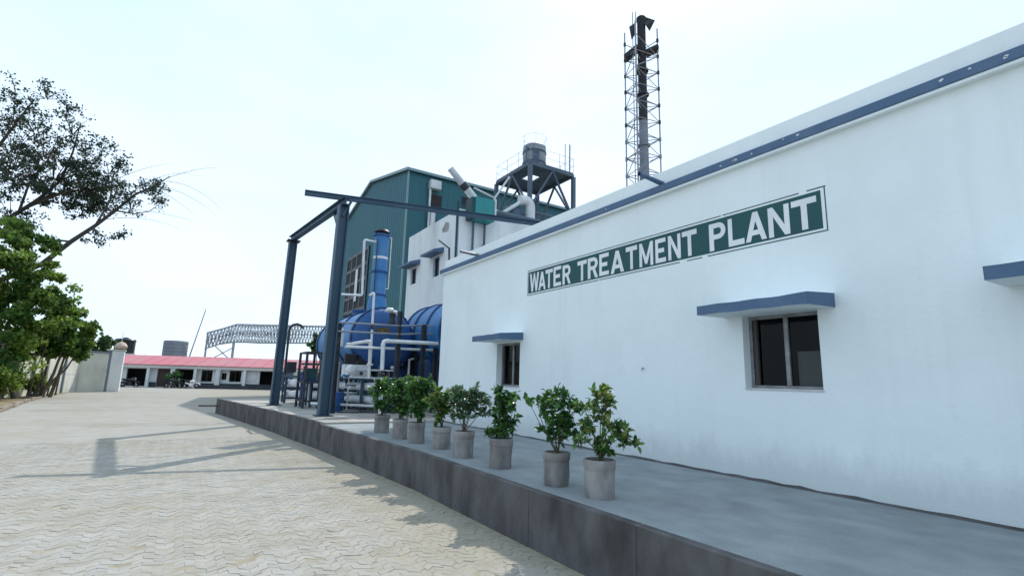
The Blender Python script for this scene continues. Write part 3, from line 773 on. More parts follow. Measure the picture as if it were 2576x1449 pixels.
# ================================================================== POTTED PLANTS
def leaf_mesh(name, m, L=0.09, W=0.036, fold=0.25, droop=0.2):
    b = MB()
    b.add([(0, 0, 0), (W * .9, L * .38, W * fold), (W * .75, L * .7, W * fold - droop * L * .3), (0, L, -droop * L), (-W * .75, L * .7, W * fold - droop * L * .3), (-W * .9, L * .38, W * fold), (0, L * .38, 0), (0, L * .7, -droop * L * .4)],
          [(0, 1, 6), (1, 2, 7, 6), (2, 3, 7), (0, 6, 5), (5, 6, 7, 4), (4, 7, 3)])
    b.smooth = False
    return b.mesh(name, m)
def plant(loc, label, hp, rp, blobs, nleaf, leaf_mats, L, W, stems, single, lean=(0, 0), up_bias=0.3):
    x0, y0, z0 = loc
    p = thing('potted_plant', loc, label, 'potted plant', 'potted plants along the plinth edge')
    pot = MB()
    k = random.uniform(.97, 1.03)
    pot.lathe([(rp * .90, 0), (rp * .95, .02), (rp * .97 * k, hp * .35), (rp * .98, hp * .70), (rp * .985, hp * .74), (rp * 1.035, hp * .77), (rp * 1.04, hp * .97), (rp * 1.02, hp), (rp * .92, hp), (rp * .90, hp * .9), (0.001, hp * .9)], loc, 28)
    # hand-made: slightly out of round
    ph = random.uniform(0, 6)
    pot.v = [(vx + 0.008 * math.sin(2 * math.atan2(vy - y0, vx - x0) + ph), vy + 0.006 * math.cos(3 * vz * 9 + ph), vz) for vx, vy, vz in pot.v]
    tx_, ty_ = random.gauss(0, .018), random.gauss(0, .018)          # each pot stands a little out of true
    pot.v = [(vx + (vz - z0) * tx_, vy + (vz - z0) * ty_, vz) for vx, vy, vz in pot.v]
    po = pot.build('pot', 'pot', p)
    s = MB(); s.lathe([(rp * .90, hp * .915), (rp * .5, hp * .945), (0.001, hp * .95)], loc, 16, cap=False); s.build('soil', 'soil', p)
    base = Vector((x0, y0, z0 + hp * .93))
    tips = []
    st = MB()
    wsum = sum(bb[3] ** 2 for bb in blobs)
    anchors = []
    for (dx, dy, z, r) in blobs:
        c = Vector((x0 + dx, y0 + dy, z))
        anchors.append((c, r))
    for k in range(stems):
        c, r = anchors[k % len(anchors)]
        tip = c + Vector((random.gauss(0, r * .3), random.gauss(0, r * .3), r * .3))
        b0 = base + Vector((random.gauss(0, .018), random.gauss(0, .018), 0))
        mid = b0.lerp(tip, .5) + Vector((random.gauss(0, .025), random.gauss(0, .025), .04))
        st.tube([b0, b0.lerp(mid, .5) + Vector((random.gauss(0, .008), random.gauss(0, .008), .01)), mid, tip], 0.009, 6, 0.003)
    leaves = []
    for c, r in anchors:
        n = int(nleaf * r * r / wsum)
        nt_ = max(3, n // 8)
        for t in range(nt_):                                   # twigs carrying a whorl of leaves
            d = rnd_unit(); d.z = d.z * .8 + .15
            tip = c + d * r * random.uniform(.45, 1.0)
            root = c + d * r * .1 + Vector((0, 0, -r * .3))
            st.tube([root, root.lerp(tip, .6) + Vector((0, 0, .012)), tip], 0.004, 4, 0.0018)
            ax = (tip - root).normalized()
            for q in range(8):
                tpos = root.lerp(tip, random.uniform(.45, 1.02))
                dirn = (ax * .55 + rnd_unit() * 1.0 + Vector((0, 0, up_bias))).normalized()
                leaves.append((tpos, dirn))
    st.build('stem', 'stem', p)
    meshes = [leaf_mesh('leaf', m, L * f * .9, W * f * .78, fo, dr) for m in leaf_mats for f, fo, dr in ((1, .25, .2), (.8, .4, .05), (1.15, .15, .35))]
    def frame(pos, d, s):
        rl = rnd_unit(); side = d.cross(Vector((0, 0, 1)) * .8 + rl * .6)
        if side.length < 1e-3: side = Vector((1, 0, 0))
        side.normalize(); n = side.cross(d)
        return Matrix(((side.x * s, d.x * s, n.x * s, pos.x), (side.y * s, d.y * s, n.y * s, pos.y), (side.z * s, d.z * s, n.z * s, pos.z), (0, 0, 0, 1)))
    random.shuffle(leaves)
    if single:
        inv = Matrix.Translation(loc).inverted()
        for pos, d in leaves[:300]:
            o = bpy.data.objects.new('leaf', random.choice(meshes)); scene.collection.objects.link(o)
            o.parent = p; o.matrix_parent_inverse = Matrix(); o.matrix_basis = inv @ frame(pos, d, random.uniform(.7, 1.15))
        leaves = leaves[300:]
    if leaves:
        for mi, lm in enumerate(leaf_mats):
            fol = MB()
            for q, (pos, d) in enumerate(leaves):
                if q % len(leaf_mats) != mi: continue
                Mx = frame(pos, d, random.uniform(.7, 1.15)); me = meshes[mi * 3 + random.randrange(3)]
                fol.add([Mx @ v.co for v in me.vertices], [tuple(f.vertices) for f in me.polygons])
            if fol.f: tag(fol.build('foliage', lm, p), kind='stuff')
    return p
Z0 = 0.6
plant((3.94, 4.30, Z0), 'nearest potted shrub, tall and loose with yellow-green top leaves, in grey pot', .39, .165,
      [(-.02, 0, 1.67, .16), (.04, .02, 1.54, .19), (-.13, .05, 1.55, .15), (-.12, .05, 1.38, .17), (.12, -.05, 1.36, .15), (.24, -.12, 1.22, .16), (.06, 0, 1.18, .19), (-.16, .1, 1.18, .13), (.05, 0, 1.08, .14), (.32, -.2, 1.15, .10)], 800, ['leaf_dark', 'leaf_yellow', 'leaf_yellow', 'leaf_mid'], .092, .030, 8, True)
plant((3.90, 5.02, Z0), 'bushy dark green potted shrub, second nearest, with one long sprig to the left', .38, .155,
      [(.02, 0, 1.58, .19), (-.14, .08, 1.52, .18), (.14, -.06, 1.46, .20), (-.06, 0, 1.36, .21), (.12, -.06, 1.26, .19), (.05, 0, 1.13, .14), (-.30, .2, 1.58, .07), (-.1, .08, 1.22, .12), (.24, -.14, 1.18, .10)], 800, ['leaf_dark', 'leaf_mid', 'leaf_dark'], .095, .036, 7, True)
plant((3.93, 6.33, Z0), 'narrow column-shaped dark green potted plant in front of the small window', .40, .16,
      [(-.04, 0, 1.54, .17), (.08, -.05, 1.50, .19), (-.03, 0, 1.34, .17), (.08, -.03, 1.26, .17), (.02, 0, 1.13, .19), (-.1, .05, 1.08, .13)], 650, ['leaf_dark', 'leaf_dark', 'leaf_mid'], .105, .044, 6, True, up_bias=-.15)
plant((3.89, 7.38, Z0), 'open grey-green potted shrub with thin stems showing below its crown', .40, .16,
      [(.04, -.03, 1.56, .20), (.20, -.12, 1.46, .20), (-.08, .05, 1.44, .20), (.08, 0, 1.30, .20), (-.16, .1, 1.60, .13), (.26, -.16, 1.28, .13), (-.12, .1, 1.2, .12)], 750, ['leaf_grey', 'leaf_grey', 'leaf_dark'], .10, .034, 8, True)
plant((4.00, 8.43, Z0), 'bright green potted shrub with pale leaf tips, fifth from the front', .37, .16,
      [(.0, 0, 1.52, .22), (.14, -.08, 1.44, .22), (-.14, .08, 1.38, .22), (.06, 0, 1.24, .20), (-.08, .04, 1.12, .13)], 700, ['leaf_mid', 'leaf_dark', 'leaf_yellow'], .11, .040, 6, False)
plant((3.91, 9.30, Z0), 'tallest of the crowded dark potted shrubs at the building corner', .38, .155,
      [(.08, -.04, 1.70, .22), (-.10, .04, 1.60, .24), (.10, 0, 1.42, .25), (-.08, 0, 1.28, .24), (.0, 0, 1.14, .16)], 775, ['leaf_dark', 'leaf_mid'], .12, .046, 6, False)
plant((3.87, 10.08, Z0), 'dense dark green potted shrub, second from the far end of the row', .38, .15,
      [(.04, 0, 1.66, .25), (-.12, .06, 1.50, .26), (.12, -.05, 1.40, .26), (0, 0, 1.24, .24), (0, 0, 1.12, .16)], 800, ['leaf_dark', 'leaf_mid'], .12, .046, 6, False)
plant((3.89, 11.28, Z0), 'farthest potted shrub of the row, in a brownish sunlit pot', .38, .165,
      [(.0, 0, 1.60, .24), (-.14, .06, 1.46, .24), (.14, -.05, 1.44, .24), (0, 0, 1.26, .22), (0, 0, 1.13, .15)], 750, ['leaf_dark', 'leaf_mid'], .125, .048, 6, False)

# ================================================================== GANTRY
g = thing('hoist_gantry', (3.67, 15.79, 0.645), 'blue-grey steel gantry of two tall posts and a long overhead hoist beam', 'gantry')
LT, RT = Vector((3.25, 21.57, 7.2)), Vector((3.72, 15.77, 7.2))
part('post', 'steel_blue', g, lambda b: b.ibeam((3.18, 21.58, 0.655), (3.25, 21.57, 7.12), 0.33, 0.30, 0.035, roll=(1, 0, 0)))
part('post', 'steel_blue', g, lambda b: b.ibeam((3.67, 15.79, 0.655), (3.73, 15.77, 7.05), 0.33, 0.30, 0.035, roll=(1, 0, 0)))
for x, y in ((3.18, 21.58), (3.67, 15.79)): part('base_plate', 'steel_dark', g, lambda b: b.box(x - .24, x + .24, y - .24, y + .24, 0.646, 0.67))
part('cross_beam', 'steel_blue', g, lambda b: b.ibeam((3.22, 21.95, 7.24), (3.75, 15.55, 7.17), 0.20, 0.24, 0.025))
part('hoist_beam', 'steel_blue', g, lambda b: b.ibeam((2.64, 16.28, 7.40), (10.6, 14.35, 7.40), 0.12, 0.165, 0.02))
part('cap_plate', 'steel_dark', g, lambda b: b.box(3.02, 3.50, 21.35, 21.82, 7.085, 7.118))
part('brace', 'steel_blue', g, lambda b: b.bar((3.68, 16.75, 7.10), (3.72, 15.92, 6.25), 0.09, 0.09))
part('brace', 'steel_blue', g, lambda b: b.bar((3.95, 15.72, 7.26), (3.72, 15.75, 6.7), 0.08, 0.08))

# ================================================================== TANK YARD
def horiz_tank(name, label, cx, cz, y0, y1, Rr, rings, legs):
    t = thing(name, (cx, (y0 + y1) / 2, 0.645), label, 'tank')
    part('shell', 'tank_blue', t, lambda b: b.lathe([(Rr, y0 + .02), (Rr, y1 - .02)], (cx, 0, cz), 40, 'y', cap=False))
    dome = [(Rr, 0), (Rr * .97, .10), (Rr * .85, .22), (Rr * .6, .31), (Rr * .3, .35), (0.001, .36)]
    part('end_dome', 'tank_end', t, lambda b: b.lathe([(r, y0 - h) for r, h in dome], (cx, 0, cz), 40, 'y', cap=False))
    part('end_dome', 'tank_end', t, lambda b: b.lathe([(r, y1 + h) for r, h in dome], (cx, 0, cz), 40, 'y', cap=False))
    for yr in rings:
        part('ring', 'tank_ring', t, lambda b: b.lathe([(Rr - .01, yr - .07), (Rr + .045, yr - .07), (Rr + .045, yr + .07), (Rr - .01, yr + .07)], (cx, 0, cz), 40, 'y', cap=False))
    for yl in legs:
        sd_ = MB(); n = 10; P = []
        for i in range(n + 1):
            a = R(205 + 130 * i / n); P.append((cx + (Rr + .02) * math.cos(a), cz + (Rr + .02) * math.sin(a)))
        pts = [(cx - Rr * .9, cz - Rr * 1.12)] + P + [(cx + Rr * .9, cz - Rr * 1.12)]
        V = [(x, yl - .09, z) for x, z in pts] + [(x, yl + .09, z) for x, z in pts]; m_ = len(pts)
        base = [(x, yl + s * .09, cz - Rr * 1.12) for s in (-1, 1) for x, z in pts]
        for i in range(m_ - 1):
            sd_.add([V[i], V[i + 1], base[i + 1], base[i]], [(0, 1, 2, 3)]); sd_.add([V[m_ + i], V[m_ + i + 1], base[m_ + i + 1], base[m_ + i]], [(3, 2, 1, 0)])
        sd_.build('saddle', 'steel_dark', t)
        for s in (-1, 1): part('support_leg', 'steel_dark', t, lambda b: b.ibeam((cx + s * Rr * .75, yl, 0.65), (cx + s * Rr * .75, yl, cz - Rr * 1.12), 0.2, 0.2, 0.025))
    return t
t1 = horiz_tank('horizontal_tank', 'large blue horizontal tank with dark rings carrying the tall tower', 6.05, 3.14, 18.1, 23.5, 1.13, (18.12, 19.9, 21.7, 23.3), (19.0, 22.6))
part('warning_plate', 'yellow', t1, lambda b: b.box(5.72, 6.18, 17.735, 17.745, 3.36, 3.54))
part('manhole', 'tank_end', t1, lambda b: b.lathe([(.28, 4.2), (.28, 4.42), (.34, 4.42), (.34, 4.48), (.001, 4.5)], (6.0, 21.0, 0), 20))
for y in (20.2, 22.3): part('nozzle', 'tank_ring', t1, lambda b: b.lathe([(.09, 4.2), (.09, 4.42), (.15, 4.42), (.15, 4.47), (.001, 4.48)], (6.05, y, 0), 14))
for k in range(16):
    a = 2 * math.pi * k / 16
    part('bolt', 'tank_ring', t1, lambda b: b.lathe([(.022, 17.98), (.022, 18.03)], (6.05 + 1.155 * math.cos(a), 0, 3.14 + 1.155 * math.sin(a)), 6, 'y'))
t2 = horiz_tank('horizontal_tank', 'blue horizontal tank with dark rings, half hidden behind the white building corner', 8.55, 3.42, 14.75, 19.3, 1.25, (14.9, 15.9, 17.1, 18.3, 19.2), (15.6, 18.4))
for y in (15.4, 16.5, 17.8): part('nozzle', 'tank_ring', t2, lambda b: b.lathe([(.09, 4.6), (.09, 4.82), (.15, 4.82), (.15, 4.87), (.001, 4.88)], (8.55, y, 0), 14))
part('walkway_rail', 'steel_dark', t2, lambda b: b.tube([(8.2, 14.9, 4.9), (8.2, 17.2, 4.95), (8.2, 17.2, 4.65)], .035, 6))
tw = thing('degasser_tower', (6.0, 18.85, 4.2), 'slim blue vertical tower with dark cap standing on the horizontal tank', 'tower')
part('column', 'tank_blue', tw, lambda b: b.lathe([(.36, 4.18), (.34, 4.6), (.27, 4.85), (.27, 7.2)], (6.0, 18.85, 0), 28))
for z in (4.86, 5.75, 7.18): part('flange', 'tank_end', tw, lambda b: b.lathe([(.272, z - .03), (.33, z - .03), (.33, z + .03), (.272, z + .03)], (6, 18.85, 0), 28, cap=False))
part('name_band', 'pvc', tw, lambda b: b.lathe([(.273, 6.24), (.2735, 6.34)], (6, 18.85, 0), 28, cap=False))
part('cap', 'steel_dark', tw, lambda b: b.lathe([(.16, 7.2), (.16, 7.33), (.30, 7.33), (.24, 7.41), (.001, 7.46)], (6, 18.85, 0), 24))
part('level_tube', 'pvc', tw, lambda b: b.tube([(6.22, 18.66, 7.1), (6.30, 18.58, 7.1), (6.30, 18.58, 5.1), (6.22, 18.66, 5.1)], 0.022, 8))
def pipe(label, pts, r, m='pvc', name='water_pipe', flanges=()):
    q = [Vector(p) for p in pts]; path = [q[0]]
    for i in range(1, len(q) - 1):                     # rounded elbows
        d0 = (q[i - 1] - q[i]).normalized(); d1 = (q[i + 1] - q[i]).normalized()
        k = min(r * 1.6, (q[i - 1] - q[i]).length / 2, (q[i + 1] - q[i]).length / 2)
        a, c = q[i] + d0 * k, q[i] + d1 * k
        for t in (0, .25, .5, .75, 1): path.append(a * (1 - t) ** 2 + q[i] * 2 * t * (1 - t) + c * t * t)
    path.append(q[-1])
    o = thing(name, path[0], label, 'pipe')
    part('run', m, o, lambda b: b.tube(path, r, 12))
    for i in range(1, len(q) - 1):
        for s in (-1, 1):
            d = (q[i + s] - q[i]).normalized()
            part('elbow_collar', m, o, lambda b: b.tube([q[i] + d * r * 1.7, q[i] + d * (r * 1.7 + r * .8)], r * 1.22, 12))
    for f in flanges:
        part('flange', m, o, lambda b: b.tube([Vector(f) - Vector((0, 0, .03)), Vector(f) + Vector((0, 0, .03))], r * 1.9, 14))
    return o
pipe('thick white pipe rising from the plinth and turning right to the building', [(5.52, 16.2, 0.66), (5.45, 16.2, 2.96), (8.6, 16.2, 3.0)], .066)
pipe('thin white pipe running level below the thick white one', [(4.35, 16.6, 2.72), (8.6, 16.6, 2.80)], .042)
pipe('white pipe leaving the tower top and dropping beside it', [(5.75, 18.7, 6.87), (5.26, 18.6, 6.85), (5.34, 18.6, 4.74), (4.3, 18.6, 4.68)], .042)
pipe('white pipe bending down in front of the blue tank', [(5.3, 17.55, 4.60), (5.45, 17.55, 4.72), (5.51, 17.55, 2.3)], .042)
pipe('short white pipe hooking over the dark valve column', [(5.9, 17.0, 4.05), (6.2, 17.0, 4.03), (6.26, 17.0, 1.2)], .05)
pipe('white pipe sloping to a flanged drop above the vessels', [(4.45, 16.8, 2.80), (5.22, 16.8, 2.97), (5.26, 16.8, 1.75)], .055, flanges=[(5.26, 16.8, 2.2)])
pipe('short white pipe dropping beside the blue-grey post', [(4.3, 17.0, 3.35), (4.32, 17.0, 2.75)], .07)
pipe('thin white pipe with bent end just above the upper vessels', [(4.75, 17.3, 1.78), (5.55, 17.2, 1.76), (5.75, 17.2, 1.45)], .03)
pipe('low white pipe just above the slab in front of the vessels', [(3.9, 18.6, 0.86), (5.75, 17.0, 0.84)], .045)
# rail rack of dark columns
rk = thing('pipe_rack', (6.0, 16.4, 0.645), 'dark steel columns with two grey rails in front of the blue tanks', 'railing')
for x, y, z in ((6.03, 16.4, 4.0), (6.95, 16.45, 3.62), (7.40, 16.4, 2.86), (4.15, 16.75, 3.5)):
    part('column', 'steel_dark', rk, lambda b: b.ibeam((x, y, .65), (x, y, z), .14, .14, .02))
for z in (3.50, 3.22):
    part('rail', 'steel_grey', rk, lambda b: b.tube([(4.1, 16.62, z - .02), (6.0, 16.3, z)], .03, 8))
    part('rail', 'steel_grey', rk, lambda b: b.tube([(6.05, 16.3, z), (6.95, 16.55, z + .1)], .03, 8))
    part('rail', 'steel_grey', rk, lambda b: b.tube([(6.95, 16.55, z + .1), (8.4, 16.55, z + .12)], .03, 8))
vc = thing('valve_column', (6.03, 16.9, 4.0), 'dark valve with handwheel at the top of the pipe rack', 'valve')
part('body', 'steel_dark', vc, lambda b: b.lathe([(.06, 3.55), (.12, 3.65), (.08, 3.8), (.13, 3.95), (.05, 4.05), (.001, 4.06)], (6.0, 17.05, 0), 14))
part('handwheel', 'pvc', vc, lambda b: b.lathe([(.10, 4.02), (.14, 4.06), (.14, 4.12), (.09, 4.16), (.001, 4.17)], (5.88, 17.0, 0), 16))
# membrane skid
sk = thing('membrane_skid', (4.8, 20.4, 0.645), 'rack of long white membrane vessels on a blue steel frame', 'machine')
A0, A1 = Vector((5.62, 17.5, 0)), Vector((3.95, 23.5, 0))
dA = (A1 - A0).normalized(); nA = Vector((dA.y, -dA.x, 0))
for off in (0.0, 0.42):
    for z in (1.02, 1.46):
        a = A0 + nA * off; c = A1 + nA * off
        L_ = (c - a).length
        for s0, s1 in ((0, .47), (.53, 1.0)):
            p0, p1 = a.lerp(c, s0) + Vector((0, 0, z)), a.lerp(c, s1) + Vector((0, 0, z))
            v = part('vessel', 'vessel', sk, lambda b: b.tube([p0, p1], .135, 16))
            for q, s in ((p0, -1), (p1, 1)):
                part('end_cap', 'pvc', v, lambda b: b.tube([q - dA * .02 * s, q + dA * .09 * s, q + dA * .14 * s], [.15, .15, .07], 16))
for s in (0.05, .33, .5, .67, .97):
    for off in (-.2, .62):
        p = A0.lerp(A1, s) + nA * off
        part('frame_post', 'steel_blue', sk, lambda b: b.bar(p + Vector((0, 0, .65)), p + Vector((0, 0, 1.75)), .09, .09))
    for z in (.84, 1.26, 1.70):
        p, q = A0.lerp(A1, s) - nA * .2, A0.lerp(A1, s) + nA * .62
        part('frame_rail', 'steel_blue', sk, lambda b: b.bar(p + Vector((0, 0, z)), q + Vector((0, 0, z)), .07, .07))
for off in (-.2, .62):
    p, q = A0 + nA * off, A1 + nA * off
    part('frame_rail', 'steel_blue', sk, lambda b: b.bar(p + Vector((0, 0, 1.74)), q + Vector((0, 0, 1.74)), .08, .08))
cb = thing('control_cabinet', (5.05, 18.0, 1.78), 'pale control cabinet with two black display panels above the vessels', 'cabinet')
part('case', 'pvc', cb, lambda b: b.box(4.72, 5.58, 17.9, 18.2, 1.79, 2.20), 0.01)
part('display', 'black_plastic', cb, lambda b: b.box(4.74, 5.12, 17.92, 18.1, 2.205, 2.56), 0.01)
part('display', 'black_plastic', cb, lambda b: b.box(5.20, 5.52, 17.92, 18.1, 2.205, 2.54), 0.01)
part('cabinet_door', 'vessel', cb, lambda b: b.box(4.76, 5.13, 17.885, 17.898, 1.82, 2.17)); part('cabinet_door', 'vessel', cb, lambda b: b.box(5.17, 5.54, 17.885, 17.898, 1.82, 2.17))
bd = thing('wrapped_bundle', (4.75, 17.55, 1.78), 'crumpled white and blue bundle lying on top of the skid', 'bundle')
def blob(b, c, r, n=9, sq=(1, 1, .7)):
    P = []; 
    for i in range(n + 1):
        th = math.pi * i / n
        for j in range(12):
            a = 2 * math.pi * j / 12; k = r * random.uniform(.8, 1.12)
            P.append((c[0] + sq[0] * k * math.sin(th) * math.cos(a), c[1] + sq[1] * k * math.sin(th) * math.sin(a), c[2] + sq[2] * k * math.cos(th)))
    F = [(i * 12 + j, (i + 1) * 12 + j, (i + 1) * 12 + (j + 1) % 12, i * 12 + (j + 1) % 12) for i in range(n) for j in range(12)]
    b.add(P, F)
part('sheet', 'pvc', bd, lambda b: blob(b, (4.85, 17.5, 1.97), .22, sq=(1, .8, .95)))
part('cloth', 'tank_blue', bd, lambda b: blob(b, (4.78, 17.52, 1.83), .16, sq=(1.3, .8, .4)))
ld = thing('ladder', (5.55, 17.75, .645), 'narrow steel ladder leaning by the thick white pipe', 'ladder')
for x in (5.62, 5.93): part('stile', 'steel_grey', ld, lambda b: b.bar((x, 17.75, .65), (x, 18.0, 3.0), .04, .04))
for k in range(8): part('rung', 'steel_grey', ld, lambda b: b.tube([(5.62, 17.75 + .032 * k, .9 + .28 * k), (5.93, 17.75 + .032 * k, .9 + .28 * k)], .014, 6))
for lab, x, y, r, z1 in (('dark blue vertical filter vessel under the large tank, beside the ladder', 6.75, 18.6, .42, 2.1), ('dark blue vertical filter vessel in the shade by the building corner', 7.75, 17.6, .45, 2.5)):
    v = thing('filter_vessel', (x, y, .645), lab, 'vessel', 'filter vessels in the tank yard')
    part('shell', 'tank_ring', v, lambda b: b.lathe([(r, .95), (r, z1 - .15), (r * .8, z1 - .03), (r * .3, z1 + .03), (.001, z1 + .04)], (x, y, 0), 24))
    for a in (0.6, 2.7, 4.8): part('leg', 'steel_dark', v, lambda b: b.bar((x + r * .85 * math.cos(a), y + r * .85 * math.sin(a), .65), (x + r * .85 * math.cos(a), y + r * .85 * math.sin(a), 1.1), .07, .07))
    part('top_valve', 'pvc', v, lambda b: b.tube([(x, y, z1), (x, y, z1 + .2), (x + .2, y - .1, z1 + .2)], .035, 8))
def valve(label, c, r, axis=(0, 0, 1)):
    v = thing('pipe_valve', c, label, 'valve'); c = Vector(c); a = Vector(axis)
    part('body', 'steel_dark', v, lambda b: b.tube([c - a * r * 1.6, c - a * r * .8, c, c + a * r * .8, c + a * r * 1.6], [r * 1.35, r * 1.1, r * 1.6, r * 1.1, r * 1.35], 12))
    part('stem', 'steel_grey', v, lambda b: b.tube([c + Vector((0, -r, 0)), c + Vector((0, -r * 3.2, 0))], r * .22, 6))
    part('handwheel', 'rust', v, lambda b: b.tube([c + Vector((r * 1.5 * math.cos(k * .524), -r * 3.2, r * 1.5 * math.sin(k * .524))) for k in range(13)], r * .2, 6))
valve('small valve with rusty handwheel low on the thick white pipe', (5.49, 16.2, 1.9), .066)
valve('small valve on the white pipe in front of the blue tank', (5.48, 17.55, 3.5), .045)
valve('small valve on the white pipe hooking over the dark column', (6.235, 17.0, 2.6), .05)
pump = thing('pump_motor', (6.2, 17.2, .645), 'dark ribbed pump motor on the slab below the thick white pipe', 'pump')
part('motor', 'tank_end', pump, lambda b: b.lathe([(.02, 5.9)] + [(r_, 5.92 + .03 * k + d_) for k in range(12) for r_, d_ in ((.15, 0), (.15, .012), (.13, .014), (.13, .028))] + [(.02, 6.3)], (0, 16.9, .95), 18, 'x'))
part('casing', 'steel_dark', pump, lambda b: b.lathe([(.02, 6.32), (.2, 6.34), (.22, 6.42), (.18, 6.5), (.08, 6.55), (.08, 6.68)], (0, 16.9, .95), 18, 'x'))
part('bed_plate', 'steel_dark', pump, lambda b: b.box(5.85, 6.7, 16.72, 17.08, .66, .80))
for lab, x, y in (('blue plastic drum standing beside the membrane skid', 4.35, 17.5), ('second blue plastic drum close to the nearer gantry post', 4.62, 18.1)):
    dr = thing('plastic_drum', (x, y, .645), lab, 'drum', 'blue drums in the tank yard')
    part('shell', 'tank_end', dr, lambda b: b.lathe([(.22, .655), (.235, .70), (.235, .85), (.245, .87), (.235, .89), (.235, 1.05), (.245, 1.07), (.235, 1.09), (.235, 1.22), (.21, 1.27), (.001, 1.275)], (x, y, 0), 20))
for lab, pts, r_ in (('thin black cable sagging between the gantry post and the tank rail', [(3.85, 15.9, 3.1), (4.0, 16.2, 2.75), (4.15, 16.6, 3.0)], .012), ('thin grey conduit running up the degasser tower', [(5.78, 18.62, 4.3), (5.76, 18.60, 7.0)], .018), ('thin black hose looping on the slab by the drums', [(4.4, 17.0, .67), (4.8, 16.7, .67), (5.2, 16.8, .67), (5.6, 16.6, .67), (5.9, 16.8, .75)], .02)):
    tag(part('cable', 'black_plastic', None, lambda b: b.tube(pts, r_, 6)), lab, 'cable')
ps = thing('pump_shed', (8.2, 19.9, .645), 'low dark pump shed in the shade below the blue tanks', 'shed')
part('wall', 'steel_dark', ps, lambda b: b.box(6.3, 9.9, 19.62, 20.2, .66, 2.55))
part('roof', 'steel_far', ps, lambda b: b.box(6.2, 9.95, 19.5, 20.28, 2.552, 2.63))
part('door', 'tank_ring', ps, lambda b: b.box(7.0, 7.8, 19.60, 19.618, .66, 2.3))
ds = thing('valve_rack', (3.95, 19.8, .645), 'dark open steel rack crowded with thin pipes behind the nearer gantry post', 'rack')
for x in (3.75, 4.25):
    for y in (19.2, 20.4): part('post', 'steel_dark', ds, lambda b: b.bar((x, y, .66), (x, y, 2.62), .08, .08))
for z in (.9, 1.55, 2.2, 2.6):
    for a, c in (((3.75, 19.2), (4.25, 19.2)), ((4.25, 19.2), (4.25, 20.4)), ((4.25, 20.4), (3.75, 20.4)), ((3.75, 20.4), (3.75, 19.2))):
        part('rail', 'steel_dark', ds, lambda b: b.bar((*a, z), (*c, z), .06, .06))
for k in range(7):
    x, y = random.uniform(3.8, 4.2), random.uniform(19.25, 20.3)
    part('riser', random.choice(['steel_dark', 'steel_blue', 'tank_ring', 'pvc']), ds, lambda b: b.tube([(x, y, .68), (x, y, random.uniform(1.6, 2.5))], random.uniform(.03, .06), 8))
part('tray', 'tank_ring', ds, lambda b: b.box(3.79, 4.21, 19.24, 20.36, 1.585, 1.63)); part('box', 'hopper_dark', ds, lambda b: b.box(3.82, 4.15, 19.3, 19.8, 1.632, 2.05), .01)
mf = thing('pipe_manifold', (5.6, 18.0, .645), 'crowded manifold of thin blue and white pipes under the large blue tank', 'pipes')
for k in range(9):
    x = 4.75 + .29 * k + random.uniform(-.06, .06); y = random.uniform(17.75, 18.7); z1 = random.uniform(1.7, 2.75); m_ = random.choice(['pvc', 'steel_blue', 'steel_grey', 'tank_end', 'steel_dark'])
    part('riser', m_, mf, lambda b: b.tube([(x, y, .67), (x, y, z1), (x + random.uniform(-.25, .25), y + .1, z1 + .05)], random.uniform(.022, .045), 8))
for k in range(7):
    z = .95 + .27 * k; y = random.uniform(17.7, 18.8); x0_ = random.uniform(4.6, 5.4); m_ = random.choice(['pvc', 'steel_blue', 'steel_grey', 'pvc'])
    part('header', m_, mf, lambda b: b.tube([(x0_, y, z), (x0_ + random.uniform(1.2, 2.4), y + random.uniform(-.1, .1), z)], random.uniform(.025, .045), 8))
for k in range(6):
    x, z = 4.9 + .36 * k, random.uniform(1.2, 2.4)
    part('gauge', random.choice(['pvc', 'rust', 'black_plastic']), mf, lambda b: b.lathe([(.001, 17.66), (.06, 17.665), (.06, 17.70), (.001, 17.71)], (x, 0, z), 12, 'y'))
gp = thing('gooseneck_pipe', (3.82, 23.9, .645), 'dark gooseneck pipe with a switch box beside the farther gantry post', 'pipe')
part('run', 'steel_dark', gp, lambda b: b.tube([(3.82, 23.9, .65), (3.82, 23.9, 3.7)] + [(3.82 + .3 - .3 * math.cos(a), 23.9, 3.7 + .3 * math.sin(a)) for a in (.5, 1, 1.57, 2.1, 2.7)], .05, 8))
part('switch_box', 'steel_dark', gp, lambda b: b.box(3.88, 4.25, 23.8, 24.0, 1.9, 2.35), .01)

# ================================================================== WHITE TWO-STOREY BUILDING
WB = 10.0
wb = thing('white_building', (WB, 23.4, 0), 'two-storey white building with small shaded windows behind the blue tanks', 'building')
wh = [(25.15, 25.95, 6.75, 7.64), (22.25, 22.98, 6.70, 7.70)]
b = MB(); panel(b, (WB, 0, 0), (0, 1, 0), (-1, 0, 0), 20.3, 26.5, 0, 9.55, wh, 0.25)
b.box(WB + .25, 24, 20.3, 20.55, 0, 9.55); b.box(23.75, 24, 20.55, 26.5, 0, 9.55); b.box(WB + .25, 23.75, 26.25, 26.5, 0, 9.55)
b.build('wall', 'white_old', wb)
part('roof', 'slab_top', wb, lambda b: b.box(WB + .25, 23.75, 20.55, 26.25, 9.1, 9.3))
part('inner_wall', 'void', wb, lambda b: b.box(12, 12.1, 20.6, 26.2, .1, 9.0))
part('downpipe', 'hopper_dark', wb, lambda b: b.tube([(9.92, 20.35, 9.9), (9.92, 20.35, 0)], .055, 8))
part('stain_patch', 'stain', wb, lambda b: b.add([(WB - .003, 21.7 + .42 * random.uniform(.5, 1.1) * math.cos(a), 9.0 + .33 * random.uniform(.5, 1.1) * math.sin(a)) for a in [k * .45 for k in range(14)]], [tuple(range(14))[::-1]]))
